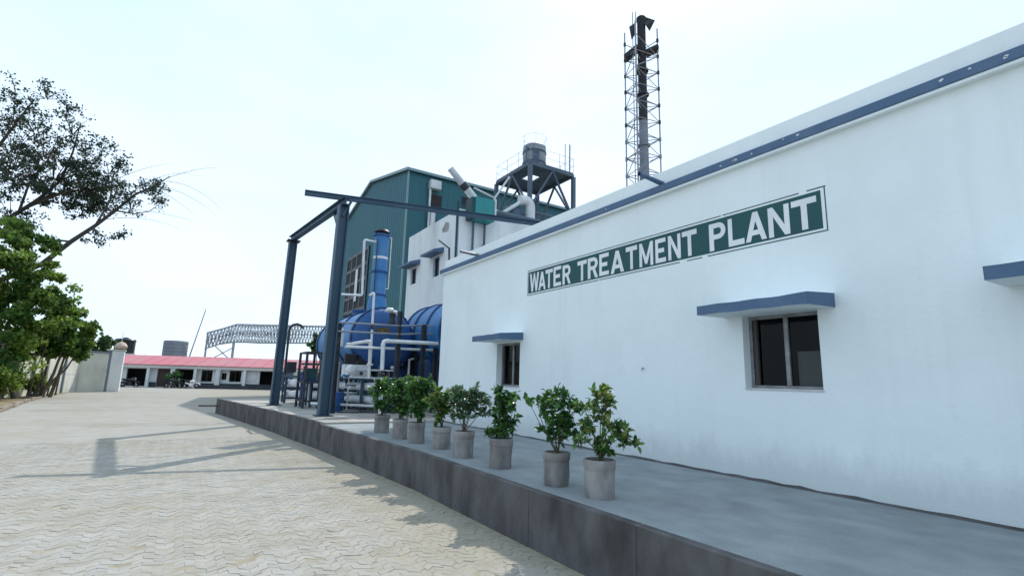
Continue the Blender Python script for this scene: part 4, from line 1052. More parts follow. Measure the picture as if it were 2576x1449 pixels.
for (y0, y1, z0, z1) in wh:
    f = MB(); f.box(WB + .1, WB + .16, y0, y1, z0, z0 + .06); f.box(WB + .1, WB + .16, y0, y1, z1 - .06, z1); f.box(WB + .1, WB + .16, y0, y0 + .06, z0 + .06, z1 - .06); f.box(WB + .1, WB + .16, y1 - .06, y1, z0 + .06, z1 - .06)
    fo = f.build('window', 'band_blue', wb)
    part('pane', 'glass_clear', fo, lambda b: b.box(WB + .125, WB + .13, y0 + .06, y1 - .06, z0 + .06, z1 - .06))
    sh = MB(); sy0, sy1 = y0 - .45, y1 + .40
    sh.add([(WB - .55, sy0, z1 + .05), (WB - .55, sy1, z1 + .05), (WB - .55, sy1, z1 + .15), (WB - .55, sy0, z1 + .15), (WB, sy0, z1 + .07), (WB, sy1, z1 + .07), (WB, sy1, z1 + .33), (WB, sy0, z1 + .33)],
           [(3, 2, 1, 0), (2, 3, 7, 6), (0, 1, 5, 4), (0, 4, 7, 3), (1, 2, 6, 5)])
    sh.build('sunshade', 'band_blue', wb)
# green hopper with chute on the corner of that building
hp = thing('hopper', (10.9, 20.0, 9.0), 'sea-green box hopper on thin legs at the white building corner', 'hopper')
part('bin', 'hopper', hp, lambda b: b.box(10.45, 11.45, 19.6, 20.25, 9.0, 10.05), .02)
part('side_panel', 'hopper_dark', hp, lambda b: b.box(10.28, 10.445, 19.65, 20.2, 8.98, 10.0))
part('bin_frame', 'duct', hp, lambda b: b.bar((11.49, 19.58, 8.95), (11.49, 19.58, 10.1), .07, .07))
for x, z0 in ((10.66, 7.0), (11.27, 8.0)): part('leg', 'steel_far', hp, lambda b: b.bar((x, 20.15, 8.99), (x, 20.15, z0), .08, .08))
part('leg_brace', 'steel_far', hp, lambda b: b.bar((11.27, 20.15, 8.02), (10.66, 20.15, 7.25), .08, .08))
part('support_bracket', 'steel_far', hp, lambda b: b.bar((10.66, 20.15, 7.02), (10.66, 20.33, 6.6), .08, .08))
ch = thing('slanting_duct', (11.0, 20.4, 9.9), 'pale slanting duct pipe rising left from the green hopper', 'duct')
part('lower_pipe', 'duct', ch, lambda b: b.tube([(11.1, 20.4, 9.95), (10.35, 20.4, 10.62)], .18, 14))
part('joint', 'steel_dark', ch, lambda b: b.tube([(10.36, 20.4, 10.6), (10.12, 20.4, 10.82)], .20, 14))
part('upper_pipe', 'duct', ch, lambda b: b.tube([(10.13, 20.4, 10.81), (9.47, 20.4, 11.42)], .165, 14))
# roof ducts
du = thing('roof_duct', (16.4, 24, 9.55), 'thick white ventilation duct with a curved elbow above the parapet', 'duct')
part('riser', 'duct', du, lambda b: b.tube([(16.42, 23.9, 9.6), (16.42, 23.9, 11.9)] + [(16.42 - .42 + .42 * math.cos(a), 23.9, 11.9 + .42 * math.sin(a)) for a in (.4, .8, 1.2, 1.57)] + [(15.7, 23.9, 12.25)], .30, 16))
part('slope_pipe', 'duct', du, lambda b: b.tube([(15.75, 23.95, 12.15), (14.5, 24.0, 11.2), (14.45, 24.0, 9.6)], .12, 10))
part('drum', 'steel_far', du, lambda b: b.lathe([(.62, 9.6), (.62, 11.6), (.45, 11.95), (.25, 12.05), (.001, 12.06)], (15.6, 24.5, 0), 20))
part('side_pipe', 'pvc', du, lambda b: b.tube([(16.7, 23.9, 11.2), (17.5, 23.8, 11.1), (18.4, 23.8, 11.5)], .13, 10))
part('stay', 'duct', du, lambda b: b.tube([(13.9, 23.9, 9.6), (13.95, 23.9, 12.0), (14.9, 23.9, 13.5)], .06, 8))
part('stay', 'duct', du, lambda b: b.tube([(13.95, 23.9, 12.0), (12.6, 23.9, 12.3)], .05, 8))
part('post', 'steel_far', du, lambda b: b.bar((19.2, 23.8, 9.6), (19.2, 23.8, 12.3), .16, .16))
part('low_cross_pipe', 'steel_far', du, lambda b: b.tube([(12.2, 23.5, 11.0), (19.5, 23.5, 11.0)], .16, 10))

# ================================================================== GREEN FACTORY
GX, GY, EH, RH, GL = 13.0, 35.36, 17.45, 19.45, 18.8
gf = thing('green_factory', (GX, GY + GL / 2, 0), 'tall green metal-clad factory hall with a gabled roof', 'building')
def corr(b, org, U, N, u0, u1, ztop, z0=0.0, pitch=0.5, dep=0.028):
    org = Vector(org); U = Vector(U); N = Vector(N)
    prof = [(0, 0), (.30, 0), (.36, 1), (.46, 1), (.52, 0)]
    u = u0; pts = []
    while u < u1 - 1e-6:
        for f, d in ((0, 0), (.62, 0), (.70, 1), (.90, 1), (.98, 0)):
            if u + f * pitch <= u1: pts.append((u + f * pitch, d * dep))
        u += pitch
    pts.append((u1, 0))
    P = []
    for uu_, d in pts:
        q = org + U * uu_ + N * d
        P += [(q.x, q.y, z0), (q.x, q.y, ztop(uu_))]
    flip = U.cross(Vector((0, 0, 1))).dot(N) < 0
    F = [(2 * i, 2 * i + 2, 2 * i + 3, 2 * i + 1) for i in range(len(pts) - 1)]
    b.add(P, [f[::-1] for f in F] if flip else F)
gab = lambda u: EH + (RH - EH) * (1 - abs(u - GL / 2) / (GL / 2))
part('gable_cladding', 'sheet_green', gf, lambda b: corr(b, (GX, GY, 0), (0, 1, 0), (-1, 0, 0), 0, GL, gab))
part('side_cladding', 'sheet_green', gf, lambda b: corr(b, (GX, GY, 0), (1, 0, 0), (0, -1, 0), 0, 17.5, lambda u: EH))
b = MB(); b.add([(GX + 17.5, GY, 0), (GX + 17.5, GY + GL, 0), (GX + 17.5, GY + GL, EH), (GX + 17.5, GY + GL / 2, RH), (GX + 17.5, GY, EH)], [(0, 1, 2, 3, 4)])
b.add([(GX, GY + GL, 0), (GX + 17.5, GY + GL, 0), (GX + 17.5, GY + GL, EH), (GX, GY + GL, EH)], [(3, 2, 1, 0)])
b.build('rear_cladding', 'sheet_green', gf)
rf = MB()
for s0, s1 in ((GY - .25, GY + GL / 2), (GY + GL + .25, GY + GL / 2)):
    rf.add([(GX - .2, s0, EH - .05 + .02), (GX + 17.7, s0, EH - .03), (GX + 17.7, s1, RH + .06), (GX - .2, s1, RH + .06),
            (GX - .2, s0, EH + .05), (GX + 17.7, s0, EH + .05), (GX + 17.7, s1, RH + .14), (GX - .2, s1, RH + .14)],
           [(0, 1, 2, 3), (4, 7, 6, 5), (0, 4, 5, 1), (1, 5, 6, 2), (3, 7, 4, 0)])
rfo = rf.build('roof', 'sheet_roof', gf)
part('eave_flashing', 'sheet_trim', rfo, lambda b: b.box(GX - .22, GX + 17.7, GY - .30, GY - .255, EH - .12, EH + .09))
part('verge_flashing', 'sheet_trim', rfo, lambda b: b.bar((GX - .225, GY - .3, EH), (GX - .225, GY + GL / 2, RH + .08), .04, .22))
part('verge_flashing', 'sheet_trim', rfo, lambda b: b.bar((GX - .225, GY + GL + .3, EH), (GX - .225, GY + GL / 2, RH + .08), .04, .22))
part('corner_flashing', 'sheet_trim', gf, lambda b: b.bar((GX - .05, GY - .05, 0), (GX - .05, GY - .05, EH - .05), .12, .12))
for x0, x1, z0, z1 in ((14.7, 15.75, 14.9, 15.9), (17.6, 18.2, 15.6, 16.3)):
    w = part('window', 'void', gf, lambda b: b.box(x0, x1, GY - .09, GY - .052, z0, z1))
    part('frame', 'steel_far', w, lambda b: (b.box(x0 - .06, x1 + .06, GY - .11, GY - .05, z0 - .07, z0 - .001), b.box(x0 - .06, x1 + .06, GY - .11, GY - .05, z1 + .001, z1 + .07)))
part('vent_hood', 'duct', gf, lambda b: (b.box(14.6, 15.5, GY - .55, GY - .06, 16.25, 16.95),), .03)
part('vent_pipe', 'duct', gf, lambda b: b.tube([(14.68, GY - .3, 16.2), (14.68, GY - .3, 13.2), (14.9, GY - .3, 12.7), (15.5, GY - .3, 12.5)], .09, 8))
part('vent_pipe', 'duct', gf, lambda b: b.tube([(14.98, GY - .35, 14.3), (14.98, GY - .35, 13.2)], .2, 10))
lo = part('louvre_bay', 'void', gf, lambda b: b.box(GX - .10, GX - .055, GY + 8.5, GY + 15.6, 7.5, 13.3))
for k in range(5): part('louvre_mullion', 'steel_far', lo, lambda b: b.box(GX - .16, GX - .101, GY + 8.5 + 1.7 * k, GY + 8.72 + 1.7 * k, 7.5, 13.3))
for k in range(5): part('louvre_rail', 'steel_dark', lo, lambda b: b.box(GX - .145, GX - .101, GY + 8.5, GY + 15.6, 7.6 + 1.35 * k, 7.9 + 1.35 * k))
part('light_panel', 'duct', lo, lambda b: b.box(GX - .20, GX - .161, GY + 11.2, GY + 11.9, 8.6, 11.6))
for z in (9.0, 11.0, 13.0): part('bracket', 'steel_dark', gf, lambda b: b.tube([(GX - .05, GY + GL + .02, z), (GX - .3, GY + GL + 1.6, z), (GX - .3, GY + GL + 1.6, z + .8)], .05, 6))

# ================================================================== TANK TOWER
tt = thing('tank_tower', (19.6, 28.1, 0), 'steel tower with railed platform and a water tank against the sky', 'tower')
X0, X1, Y0, Y1, ZP = 17.8, 21.45, 26.0, 30.3, 16.0
part('deck', 'steel_far', tt, lambda b: (b.box(X0, X0 + 1.2, Y0, Y1, ZP, ZP + .12), b.box(X1 - 1.5, X1, Y0, Y1, ZP, ZP + .12), b.box(X0 + 1.2, X1 - 1.5, Y0, Y0 + 1.75, ZP, ZP + .12), b.box(X0 + 1.2, X1 - 1.5, Y1 - 1.35, Y1, ZP, ZP + .12)))
for a, c in (((X0, Y0), (X1, Y0)), ((X1, Y0), (X1, Y1)), ((X1, Y1), (X0, Y1)), ((X0, Y1), (X0, Y0))):
    part('edge_beam', 'steel_far', tt, lambda b: b.bar((*a, ZP - .10), (*c, ZP - .10), .14, .2))
for x in (X0, X1):
    for y in (Y0, Y1): part('leg', 'steel_far', tt, lambda b: b.bar((x, y, 0), (x, y, ZP - .2), .24, .24))
for x in (X0, X1):
    part('brace', 'steel_far', tt, lambda b: b.bar((x, Y0, ZP - 3.2), (x, (Y0 + Y1) / 2, ZP - .2), .12, .12)); part('brace', 'steel_far', tt, lambda b: b.bar((x, Y1, ZP - 3.2), (x, (Y0 + Y1) / 2, ZP - .2), .12, .12))
for y in (Y0, Y1):
    part('brace', 'steel_far', tt, lambda b: b.bar((X0, y, ZP - 3.2), ((X0 + X1) / 2, y, ZP - .2), .12, .12)); part('brace', 'steel_far', tt, lambda b: b.bar((X1, y, ZP - 3.2), ((X0 + X1) / 2, y, ZP - .2), .12, .12))
for z in (12.6,):
    for a, c in (((X0, Y0), (X1, Y0)), ((X1, Y0), (X1, Y1)), ((X1, Y1), (X0, Y1)), ((X0, Y1), (X0, Y0))): part('tie_beam', 'steel_far', tt, lambda b: b.bar((*a, z), (*c, z), .14, .16))
for a, c in (((X0, Y0), (X1, Y0)), ((X1, Y0), (X1, Y1)), ((X1, Y1), (X0, Y1)), ((X0, Y1), (X0, Y0))):
    for z in (.6, 1.15): part('guard_rail', 'lattice', tt, lambda b: b.tube([(*a, ZP + z), (*c, ZP + z)], .013, 5))
    for k in range(3):
        x, y = a[0] + (c[0] - a[0]) * k / 3, a[1] + (c[1] - a[1]) * k / 3
        part('guard_post', 'lattice', tt, lambda b: b.tube([(x, y, ZP + .12), (x, y, ZP + 1.18)], .015, 5))
rt_ = thing('roof_tank', (18.95, 27.4, ZP + .12), 'grey cylindrical tank on the steel tower platform', 'tank')
part('shell', 'steel_grey', rt_, lambda b: b.lathe([(.80, ZP + .13), (.80, ZP + 1.75), (.6, ZP + 1.9), (.001, ZP + 1.95)], (18.95, 27.2, 0), 24))
for z in (.5, 1.3): part('hoop', 'steel_far', rt_, lambda b: b.lathe([(.802, ZP + z - .06), (.84, ZP + z - .06), (.84, ZP + z + .06), (.802, ZP + z + .06)], (18.95, 27.2, 0), 24, cap=False))
part('access_door', 'steel_far', rt_, lambda b: b.box(18.35, 18.75, 26.36, 26.50, ZP + .3, ZP + 1.2))
part('top_rail', 'lattice', rt_, lambda b: [b.tube([(18.95 + .85 * math.cos(a), 27.2 + .85 * math.sin(a), ZP + 1.7), (18.95 + .85 * math.cos(a), 27.2 + .85 * math.sin(a), ZP + 2.45)], .010, 5) for a in (0, 1.05, 2.1, 3.14, 4.2, 5.24)] + [b.tube([(18.95 + .85 * math.cos(a * .524), 27.2 + .85 * math.sin(a * .524), ZP + 2.45) for a in range(13)], .010, 5)])
part('overflow_pipe', 'steel_far', rt_, lambda b: b.tube([(18.2, 26.9, ZP + 1.4), (17.95, 26.7, ZP + 1.4), (17.95, 26.7, ZP + .1)], .04, 6))
part('ladder_rail', 'lattice', rt_, lambda b: (b.tube([(21.2, 26.1, ZP + .12), (21.2, 26.1, ZP + 2.2)], .05, 6), b.tube([(20.75, 26.05, ZP + .12), (20.75, 26.05, ZP + 2.1)], .03, 6)))

# ================================================================== CHIMNEY IN ITS LATTICE MAST
mc = Vector((32.3, 29.4, 0)); lat = Vector((.684, -.73, 0)); dep = Vector((.73, .684, 0))
st_ = thing('chimney_stack', tuple(mc), 'tall slim chimney, coloured black above and haze-pale below, inside a lattice mast', 'chimney')
part('flue', 'stack', st_, lambda b: b.lathe([(.42, 0), (.42, 20), (.39, 24.9)], tuple(mc), 20))
part('flue_top', 'mast_dark', st_, lambda b: b.lathe([(.395, 24.9), (.38, 34.9), (.44, 35.0), (.44, 35.3), (.35, 35.4), (.001, 35.2)], tuple(mc), 20))
for z in (27.4, 29.8, 22.5): part('collar', 'mast_dark' if z > 25 else 'stack', st_, lambda b: b.lathe([(.38, z), (.56, z), (.56, z + .15), (.38, z + .15)], tuple(mc), 18, cap=False))
part('cowl', 'mast_dark', st_, lambda b: b.add([mc + lat * .1 + Vector((0, 0, 35.1)), mc + lat * 1.25 + Vector((0, 0, 34.9)), mc + lat * .75 + dep * .5 + Vector((0, 0, 34.2)), mc + lat * .4 - dep * .5 + Vector((0, 0, 34.1)), mc + lat * .45 + Vector((0, 0, 35.35))], [(0, 3, 1, 4), (0, 4, 2), (4, 1, 2), (1, 3, 2), (0, 2, 3)]))
part('cowl', 'mast_dark', st_, lambda b: b.add([mc - lat * .45 + Vector((0, 0, 35.0)), mc - lat * 1.1 + Vector((0, 0, 34.6)), mc - lat * .9 + Vector((0, 0, 33.2)), mc - lat * .5 + dep * .3 + Vector((0, 0, 34)), mc - lat * .5 - dep * .4 + Vector((0, 0, 34.4))], [(0, 1, 4), (1, 2, 4), (2, 3, 4), (0, 4, 3), (1, 0, 3), (1, 3, 2)]))
part('access_ladder', 'mast_dark', st_, lambda b: [b.tube([mc - lat * o - dep * .6 + Vector((0, 0, 6)), mc - lat * o - dep * .6 + Vector((0, 0, 35.6))], .035, 5) for o in (.5, .78)])
lm = thing('lattice_mast', tuple(mc), 'three-legged lattice mast surrounding the tall chimney', 'mast')
LEG = [mc - lat * 1.52, mc + lat * 1.40, mc - lat * .55 - dep * 1.5]
TOPZ = 34.0
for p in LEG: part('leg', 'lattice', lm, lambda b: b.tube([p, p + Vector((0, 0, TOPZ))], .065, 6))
zs = [2 + k * 1.62 for k in range(20)]
def zig(b):
    for i, z in enumerate(zs[:-1]):
        for a, c in ((0, 1), (1, 2), (2, 0)):
            p, q = LEG[a], LEG[c]
            b.tube([p + Vector((0, 0, z)), q + Vector((0, 0, z))], .045, 4, cap=False)
            if i % 2: p, q = q, p
            b.tube([p + Vector((0, 0, z)), q + Vector((0, 0, zs[i + 1]))], .042, 4, cap=False)
        for p in LEG: b.tube([p + Vector((0, 0, z)), mc + (p - mc).normalized() * .5 + Vector((0, 0, z - .35))], .04, 4, cap=False)
    b.smooth = False
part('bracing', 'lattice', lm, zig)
for i, z in enumerate(zs):
    for p in LEG[:2]: part('node_plate', 'mast_dark' if z > 24 else 'lattice', lm, lambda b: b.bar(p + Vector((0, 0, z - .18)), p + Vector((0, 0, z + .18)), .16, .16))  # plates turn paler lower down, part of the painted haze fade
part('platform', 'mast_dark', lm, lambda b: (b.bar(mc - lat * 1.5 + Vector((0, 0, 31.0)) - dep * .5, mc - lat * .35 + Vector((0, 0, 31.9)) - dep * .5, .9, .35), b.bar(mc + lat * .4 + Vector((0, 0, 31.6)), mc + lat * 1.45 + Vector((0, 0, 32.0)), .9, .3)))

# ================================================================== RED-ROOFED ROW
ro = Vector((-6.2, 73.88, 0)); RU = (Vector((9.33, 67.11, 0)) - Vector((-4.93, 73.33, 0))).normalized(); RN = Vector((RU.y, -RU.x, 0)); RLn = 24.0
rb = thing('red_roofed_row', tuple(ro), 'long low white building with a red sheet roof across the far end of the yard', 'building')
# openings measured along the front: u, width, sill, head
OPN = [(1.3, 2.1, .1, 2.05, 'open'), (4.5, 1.35, 0.05, 2.1, 'brown'), (6.55, 1.95, .1, 2.08, 'open'), (9.2, 1.2, .75, 2.08, 'win'), (11.4, .55, 1.0, 1.8, 'win'), (12.25, 1.3, .8, 2.1, 'win'),
       (15.6, 1.6, .45, 2.1, 'open'), (17.95, 1.4, .5, 2.1, 'blue'), (20.15, 1.05, .65, 2.1, 'win'), (22.2, 1.0, .8, 2.05, 'win')]
b = MB(); panel(b, ro, RU, RN, 0, RLn, 0, 2.45, [(u, u + w, z0, z1) for u, w, z0, z1, k in OPN], 0.2)
b.build('wall', 'white_old', rb)
def along(u, d=0, z=0): return ro + RU * u + RN * d + Vector((0, 0, z))
def obox(b, u0, u1, d0, d1, z0, z1):
    P = [along(u, d, z) for z in (z0, z1) for u, d in ((u0, d0), (u1, d0), (u1, d1), (u0, d1))]
    b.add(P, [(0, 1, 2, 3), (7, 6, 5, 4), (4, 5, 1, 0), (5, 6, 2, 1), (6, 7, 3, 2), (7, 4, 0, 3)])
part('rear_wall', 'white_old', rb, lambda b: (obox(b, 0, RLn, -6.2, -6, 0, 3.3), obox(b, -.2, 0, -6, 0, 0, 2.9), obox(b, RLn, RLn + .2, -6, 0, 0, 2.9)))
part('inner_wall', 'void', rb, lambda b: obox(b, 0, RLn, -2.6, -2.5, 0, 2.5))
part('dado', 'plinth_dark', rb, lambda b: [obox(b, u0, u1, .004, .10, 0, .58) for u0, u1 in ((0, 1.28), (3.42, 4.48), (5.87, 6.53), (8.52, 17.9), (19.4, RLn))])
part('veranda_step', 'plinth_dark', rb, lambda b: obox(b, 9.5, RLn + .2, .101, 1.25, 0, .40))
part('fascia', 'white_paint', rb, lambda b: obox(b, -.2, RLn + .2, .55, .62, 2.18, 2.52))
for k, u in enumerate((-.1, 3.6, 6.1, 8.55, 10.9, 13.9, 17.3, 19.6, 21.6, 23.9)):
    part('pillar', 'white_old', rb, lambda b: obox(b, u, u + (.32 if k % 2 else .5), .30, .54, 0, 2.18))
rf = MB(); rf.add([along(-.4, .85, 2.50), along(RLn + .4, .85, 2.50), along(RLn + .4, -3.2, 3.62), along(-.4, -3.2, 3.62), along(-.4, .85, 2.56), along(RLn + .4, .85, 2.56), along(RLn + .4, -3.2, 3.68), along(-.4, -3.2, 3.68)],
                  [(0, 1, 2, 3), (7, 6, 5, 4), (0, 4, 5, 1), (3, 2, 6, 7), (1, 5, 6, 2), (0, 3, 7, 4)])
rf.add([along(-.4, -3.2, 3.62), along(RLn + .4, -3.2, 3.62), along(RLn + .4, -6.5, 2.9), along(-.4, -6.5, 2.9)], [(3, 2, 1, 0)])
rfo = rf.build('roof', 'roof_red', rb)
for k in range(1, 17): part('sheet_lap', 'roof_red', rfo, lambda b: b.bar(along(k * 1.45, .86, 2.575), along(k * 1.45, -3.2, 3.695), .09, .03))
for u, w, z0, z1, k in OPN:
    if k == 'win':
        f = MB()
        for a in (0, .5, 1): obox(f, u + a * (w - .07), u + a * (w - .07) + .07, -.12, -.07, z0, z1)
        obox(f, u, u + w, -.115, -.075, z0 + .001, z0 + .07); obox(f, u, u + w, -.115, -.075, z1 - .07, z1 - .001)
        fo = f.build('window', 'steel_dark', rb); part('pane', 'glass_clear', fo, lambda b: obox(b, u + .07, u + w - .07, -.10, -.095, z0 + .07, z1 - .07))
    elif k != 'open':
        part('door', {'brown': 'door_brown', 'blue': 'door_blue'}[k], rb, lambda b: obox(b, u + .04, u + w - .04, -.16, -.10, z0, z1 - .04))
part('notice_board', 'board_white', rb, lambda b: obox(b, 13.6, 15.2, .02, .07, .95, 2.1))
# vehicles parked in front of it
def motorbike(loc, rz, label, body):
    m = thing('motorcycle', loc, label, 'motorcycle', 'two-wheelers parked before the red-roofed row'); m.rotation_euler = (0, 0, rz)
    def P(name, mt, fn):
        b = MB(); fn(b); o = b.build(name, mt); o.parent = m; return o
    for x in (-.62, .62):
        w = P('wheel', 'rubber', lambda b: b.tube([(x + .27 * math.cos(a * .349), 0, .31 + .27 * math.sin(a * .349)) for a in range(19)], .05, 6))
        P('hub', 'chrome', lambda b: b.tube([(x, -.05, .31), (x, .05, .31)], .09, 8))
    P('body', body, lambda b: (b.tube([(.45, 0, .75), (.15, 0, .82), (-.1, 0, .76)], [.10, .17, .12], 8), b.tube([(-.05, 0, .45), (-.6, 0, .62)], .09, 6), b.box(-.15, .2, -.12, .12, .25, .6)))
    P('seat', 'rubber', lambda b: b.tube([(-.08, 0, .80), (-.4, 0, .80), (-.75, 0, .86)], [.10, .13, .08], 8))
    P('fork', 'chrome', lambda b: b.tube([(.62, 0, .31), (.42, 0, .95)], .035, 6))
    P('handlebar', 'chrome', lambda b: b.tube([(.36, -.34, 1.05), (.42, -.12, 1.0), (.42, .12, 1.0), (.36, .34, 1.05)], .02, 6))
    P('mudguard', body, lambda b: b.tube([(.62 + .33 * math.cos(a), 0, .31 + .33 * math.sin(a)) for a in (.2, .7, 1.2, 1.7, 2.2)], [.04, .08, .09, .08, .04], 6))
    P('headlamp', 'chrome', lambda b: b.lathe([(.02, .44), (.10, .48), (.10, .56), (.001, .58)], (0, 0, .92), 10, 'x'))
    return m
motorbike(tuple(along(9.3, 2.6)), math.atan2(RU.y, RU.x), 'white scooter parked in front of the red-roofed building beside the bush', 'white_paint')
motorbike(tuple(along(7.4, 2.4)), math.atan2(RU.y, RU.x) + .5, 'dark motorcycle parked under the bush by the red-roofed building', 'dark_paint')
motorbike(tuple(along(2.9, 2.2)), math.atan2(RU.y, RU.x) + .25, 'dark motorcycle parked near the boundary wall pier', 'dark_paint')

# ================================================================== TREES AND SHRUBS
def leaf_quads(b, c, r, n, s, sq=(1, 1, .8), shell=0.35, hang=0.0):
    c = Vector(c)
    for _ in range(n):
        d = rnd_unit(); k = r * (shell + (1 - shell) * random.random())
        p = c + Vector((d.x * sq[0], d.y * sq[1], d.z * sq[2])) * k
        a = rnd_unit(); a.z -= hang; a.normalize()
        t = a.cross(rnd_unit()).normalized(); L = s * random.uniform(.7, 1.3); W = L * random.uniform(.3, .45)
        b.add([p, p + a * L * .5 + t * W, p + a * L, p + a * L * .5 - t * W], [(0, 1, 2, 3)])
def bush(name, label, cat, c, r, n, s, lm, stems, base, group=None, sub=14):
    t = thing(name, base, label, cat, group)
    st = MB()
    for k in range(stems):
        a = random.uniform(0, 6.28); p0 = Vector(base) + Vector((random.gauss(0, .12), random.gauss(0, .12), 0))
        p1 = Vector(c) + Vector((math.cos(a) * r * .4, math.sin(a) * r * .4, random.uniform(-.2, .3) * r))
        st.tube([p0, p0.lerp(p1, .5) + Vector((random.gauss(0, .08), random.gauss(0, .08), .1)), p1], .035 * r + .01, 5, .012)
    st.build('trunk', 'bark_light', t)
    cr = MB()
    for k in range(sub):
        d = rnd_unit(); q = Vector(c) + Vector((d.x, d.y, d.z * .8)) * r * random.uniform(.35, .85)
        leaf_quads(cr, q, r * random.uniform(.28, .48), n // sub, s)
    cr.build('crown', lm, t)
    return t
# big sparse tree leaning over from the left
bt = thing('sparse_tree', (-15.6, 45.9, -0.1), 'tall thin-leaved tree with dark bare branches reaching over from the left', 'tree')
tk = MB()
TB, TS = Vector((-15.58, 45.92, -1.89)), 2.05          # foot of the tree and its size against the sketch below
def grow(b):
    o = Vector((-7.6, 22.4, 0))
    b.v = [tuple(TB + (Vector(p) - o) * TS) for p in b.v]
def limb(pts, r0, r1):
    tk.tube(pts, r0 * .72, 8, r1 * .8)
limb([(-7.6, 22.4, 0), (-7.4, 22.3, 1.8), (-7.0, 22.2, 3.3), (-6.7, 22.1, 4.8), (-6.3, 22.1, 6.6), (-6.1, 22, 8.2), (-6.05, 22, 9.4), (-6.0, 22.1, 10.4)], .30, .05)
MAIN = [(-7.05, 22.2, 3.2), (-5.6, 22.0, 4.1), (-4.18, 22, 5.13), (-3.55, 21.9, 5.98), (-3.0, 21.9, 6.64), (-2.55, 22, 7.3), (-2.07, 22, 8.0), (-1.55, 22.1, 8.5), (-1.15, 22.1, 8.95)]
limb(MAIN, .15, .02)
limb([(-6.5, 22.1, 5.4), (-5.35, 22.1, 6.32), (-4.63, 22.2, 7.28), (-4.15, 22.2, 8.09), (-4.0, 22.3, 9.2), (-3.94, 22.3, 10.33)], .12, .02)
limb([(-6.15, 22, 7.7), (-5.72, 21.9, 8.79), (-5.4, 21.8, 9.7), (-5.1, 21.8, 10.6)], .09, .02)
limb([(-4.63, 22.2, 7.28), (-3.9, 22.1, 7.75), (-3.2, 22.0, 7.9), (-2.6, 22.0, 8.55)], .07, .015)
limb([(-3.0, 21.9, 6.64), (-2.7, 21.8, 7.6), (-2.75, 21.7, 8.4), (-2.5, 21.7, 9.0)], .05, .012)
limb([(-2.55, 22, 7.3), (-2.0, 22.2, 7.35), (-1.6, 22.3, 7.55), (-1.2, 22.3, 8.1)], .04, .01)
limb([(-4.15, 22.2, 8.09), (-3.5, 22.4, 8.8), (-3.2, 22.5, 9.6)], .05, .012)
limb([(-4.9, 22.1, 6.9), (-4.3, 21.6, 7.2), (-3.7, 21.4, 7.6), (-3.3, 21.3, 8.1)], .06, .012)
limb([(-5.0, 22.15, 6.8), (-5.0, 22.6, 7.9), (-4.7, 22.9, 9.0), (-4.6, 23, 9.8)], .06, .012)
limb([(-3.55, 21.9, 5.98), (-4.1, 21.8, 5.95), (-4.6, 21.8, 6.1), (-4.9, 21.7, 6.6)], .05, .012)
limb([(-6.9, 22.2, 3.9), (-8.3, 22.6, 5.6), (-9.2, 23, 7.6), (-9.6, 23.2, 9.6)], .14, .03)
limb([(-6.4, 22.1, 6.2), (-7.4, 22.6, 8.0), (-8.0, 23.2, 10.2)], .10, .02)
limb([(-6.3, 22.1, 6.6), (-6.2, 23.4, 8.0), (-6.0, 24.4, 9.6)], .09, .02)
BL = [(-5.5, 10.6, .6), (-4.85, 10.9, .5), (-5.49, 9.84, .8), (-4.87, 9.6, .7), (-5.39, 8.47, 1.0), (-4.54, 8.9, .9), (-4.1, 9.99, .6), (-4.99, 7.75, .9), (-4.27, 8.2, .95), (-3.64, 8.14, .75), (-3.19, 8.03, .6), (-2.83, 8.56, .5),
      (-4.07, 7.54, .6), (-3.3, 7.6, .5), (-2.9, 7.5, .5), (-2.35, 7.9, .4), (-5.25, 6.88, .9), (-3.05, 6.3, .35), (-4.8, 6.43, .45), (-1.9, 8.55, .3), (-1.6, 8.3, .3), (-4.2, 10.4, .35), (-3.6, 9.3, .4), (-2.6, 9.0, .35), (-2.4, 6.5, .3), (-1.25, 8.1, .3), (-2.1, 7.45, .35), (-1.5, 8.75, .3), (-3.2, 9.5, .4), (-3.5, 8.75, .45), (-2.75, 8.2, .45), (-3.4, 7.9, .5)]
lf = MB(); tw_ = MB()
def cluster(c, r, dens=1.0):
    c = Vector(c)
    for k in range(int(11 * r / .6 * dens) + 3):
        d = rnd_unit(); tip = c + d * r * random.uniform(.5, 1.15)
        root = c + d * r * .1 - Vector((0, 0, r * .3))
        tw_.tube([root, root.lerp(tip, .5) + Vector((0, 0, .05)), tip], .014, 4, .005, cap=False)
        leaf_quads(lf, tip, .20 + .10 * random.random(), int(20 * dens), .085, (1, 1, .7), .1, .35)
DENSE = {7, 8, 9, 10, 12, 13, 4}
for i, (x, z, r) in enumerate(BL):
    cluster((x, 22 + random.uniform(-.8, .8), z), r, 1.9 if i in DENSE else 1.05)
for c, r in (((-9.6, 23.2, 9.8), 1.4), ((-8.6, 22.8, 6.6), 1.3), ((-8.0, 23.2, 10.4), 1.4), ((-6, 24.4, 9.8), 1.2), ((-6.6, 22, 9.2), 1.1), ((-9.2, 23.2, 8.0), 1.2)): cluster(c, r, 1.0)
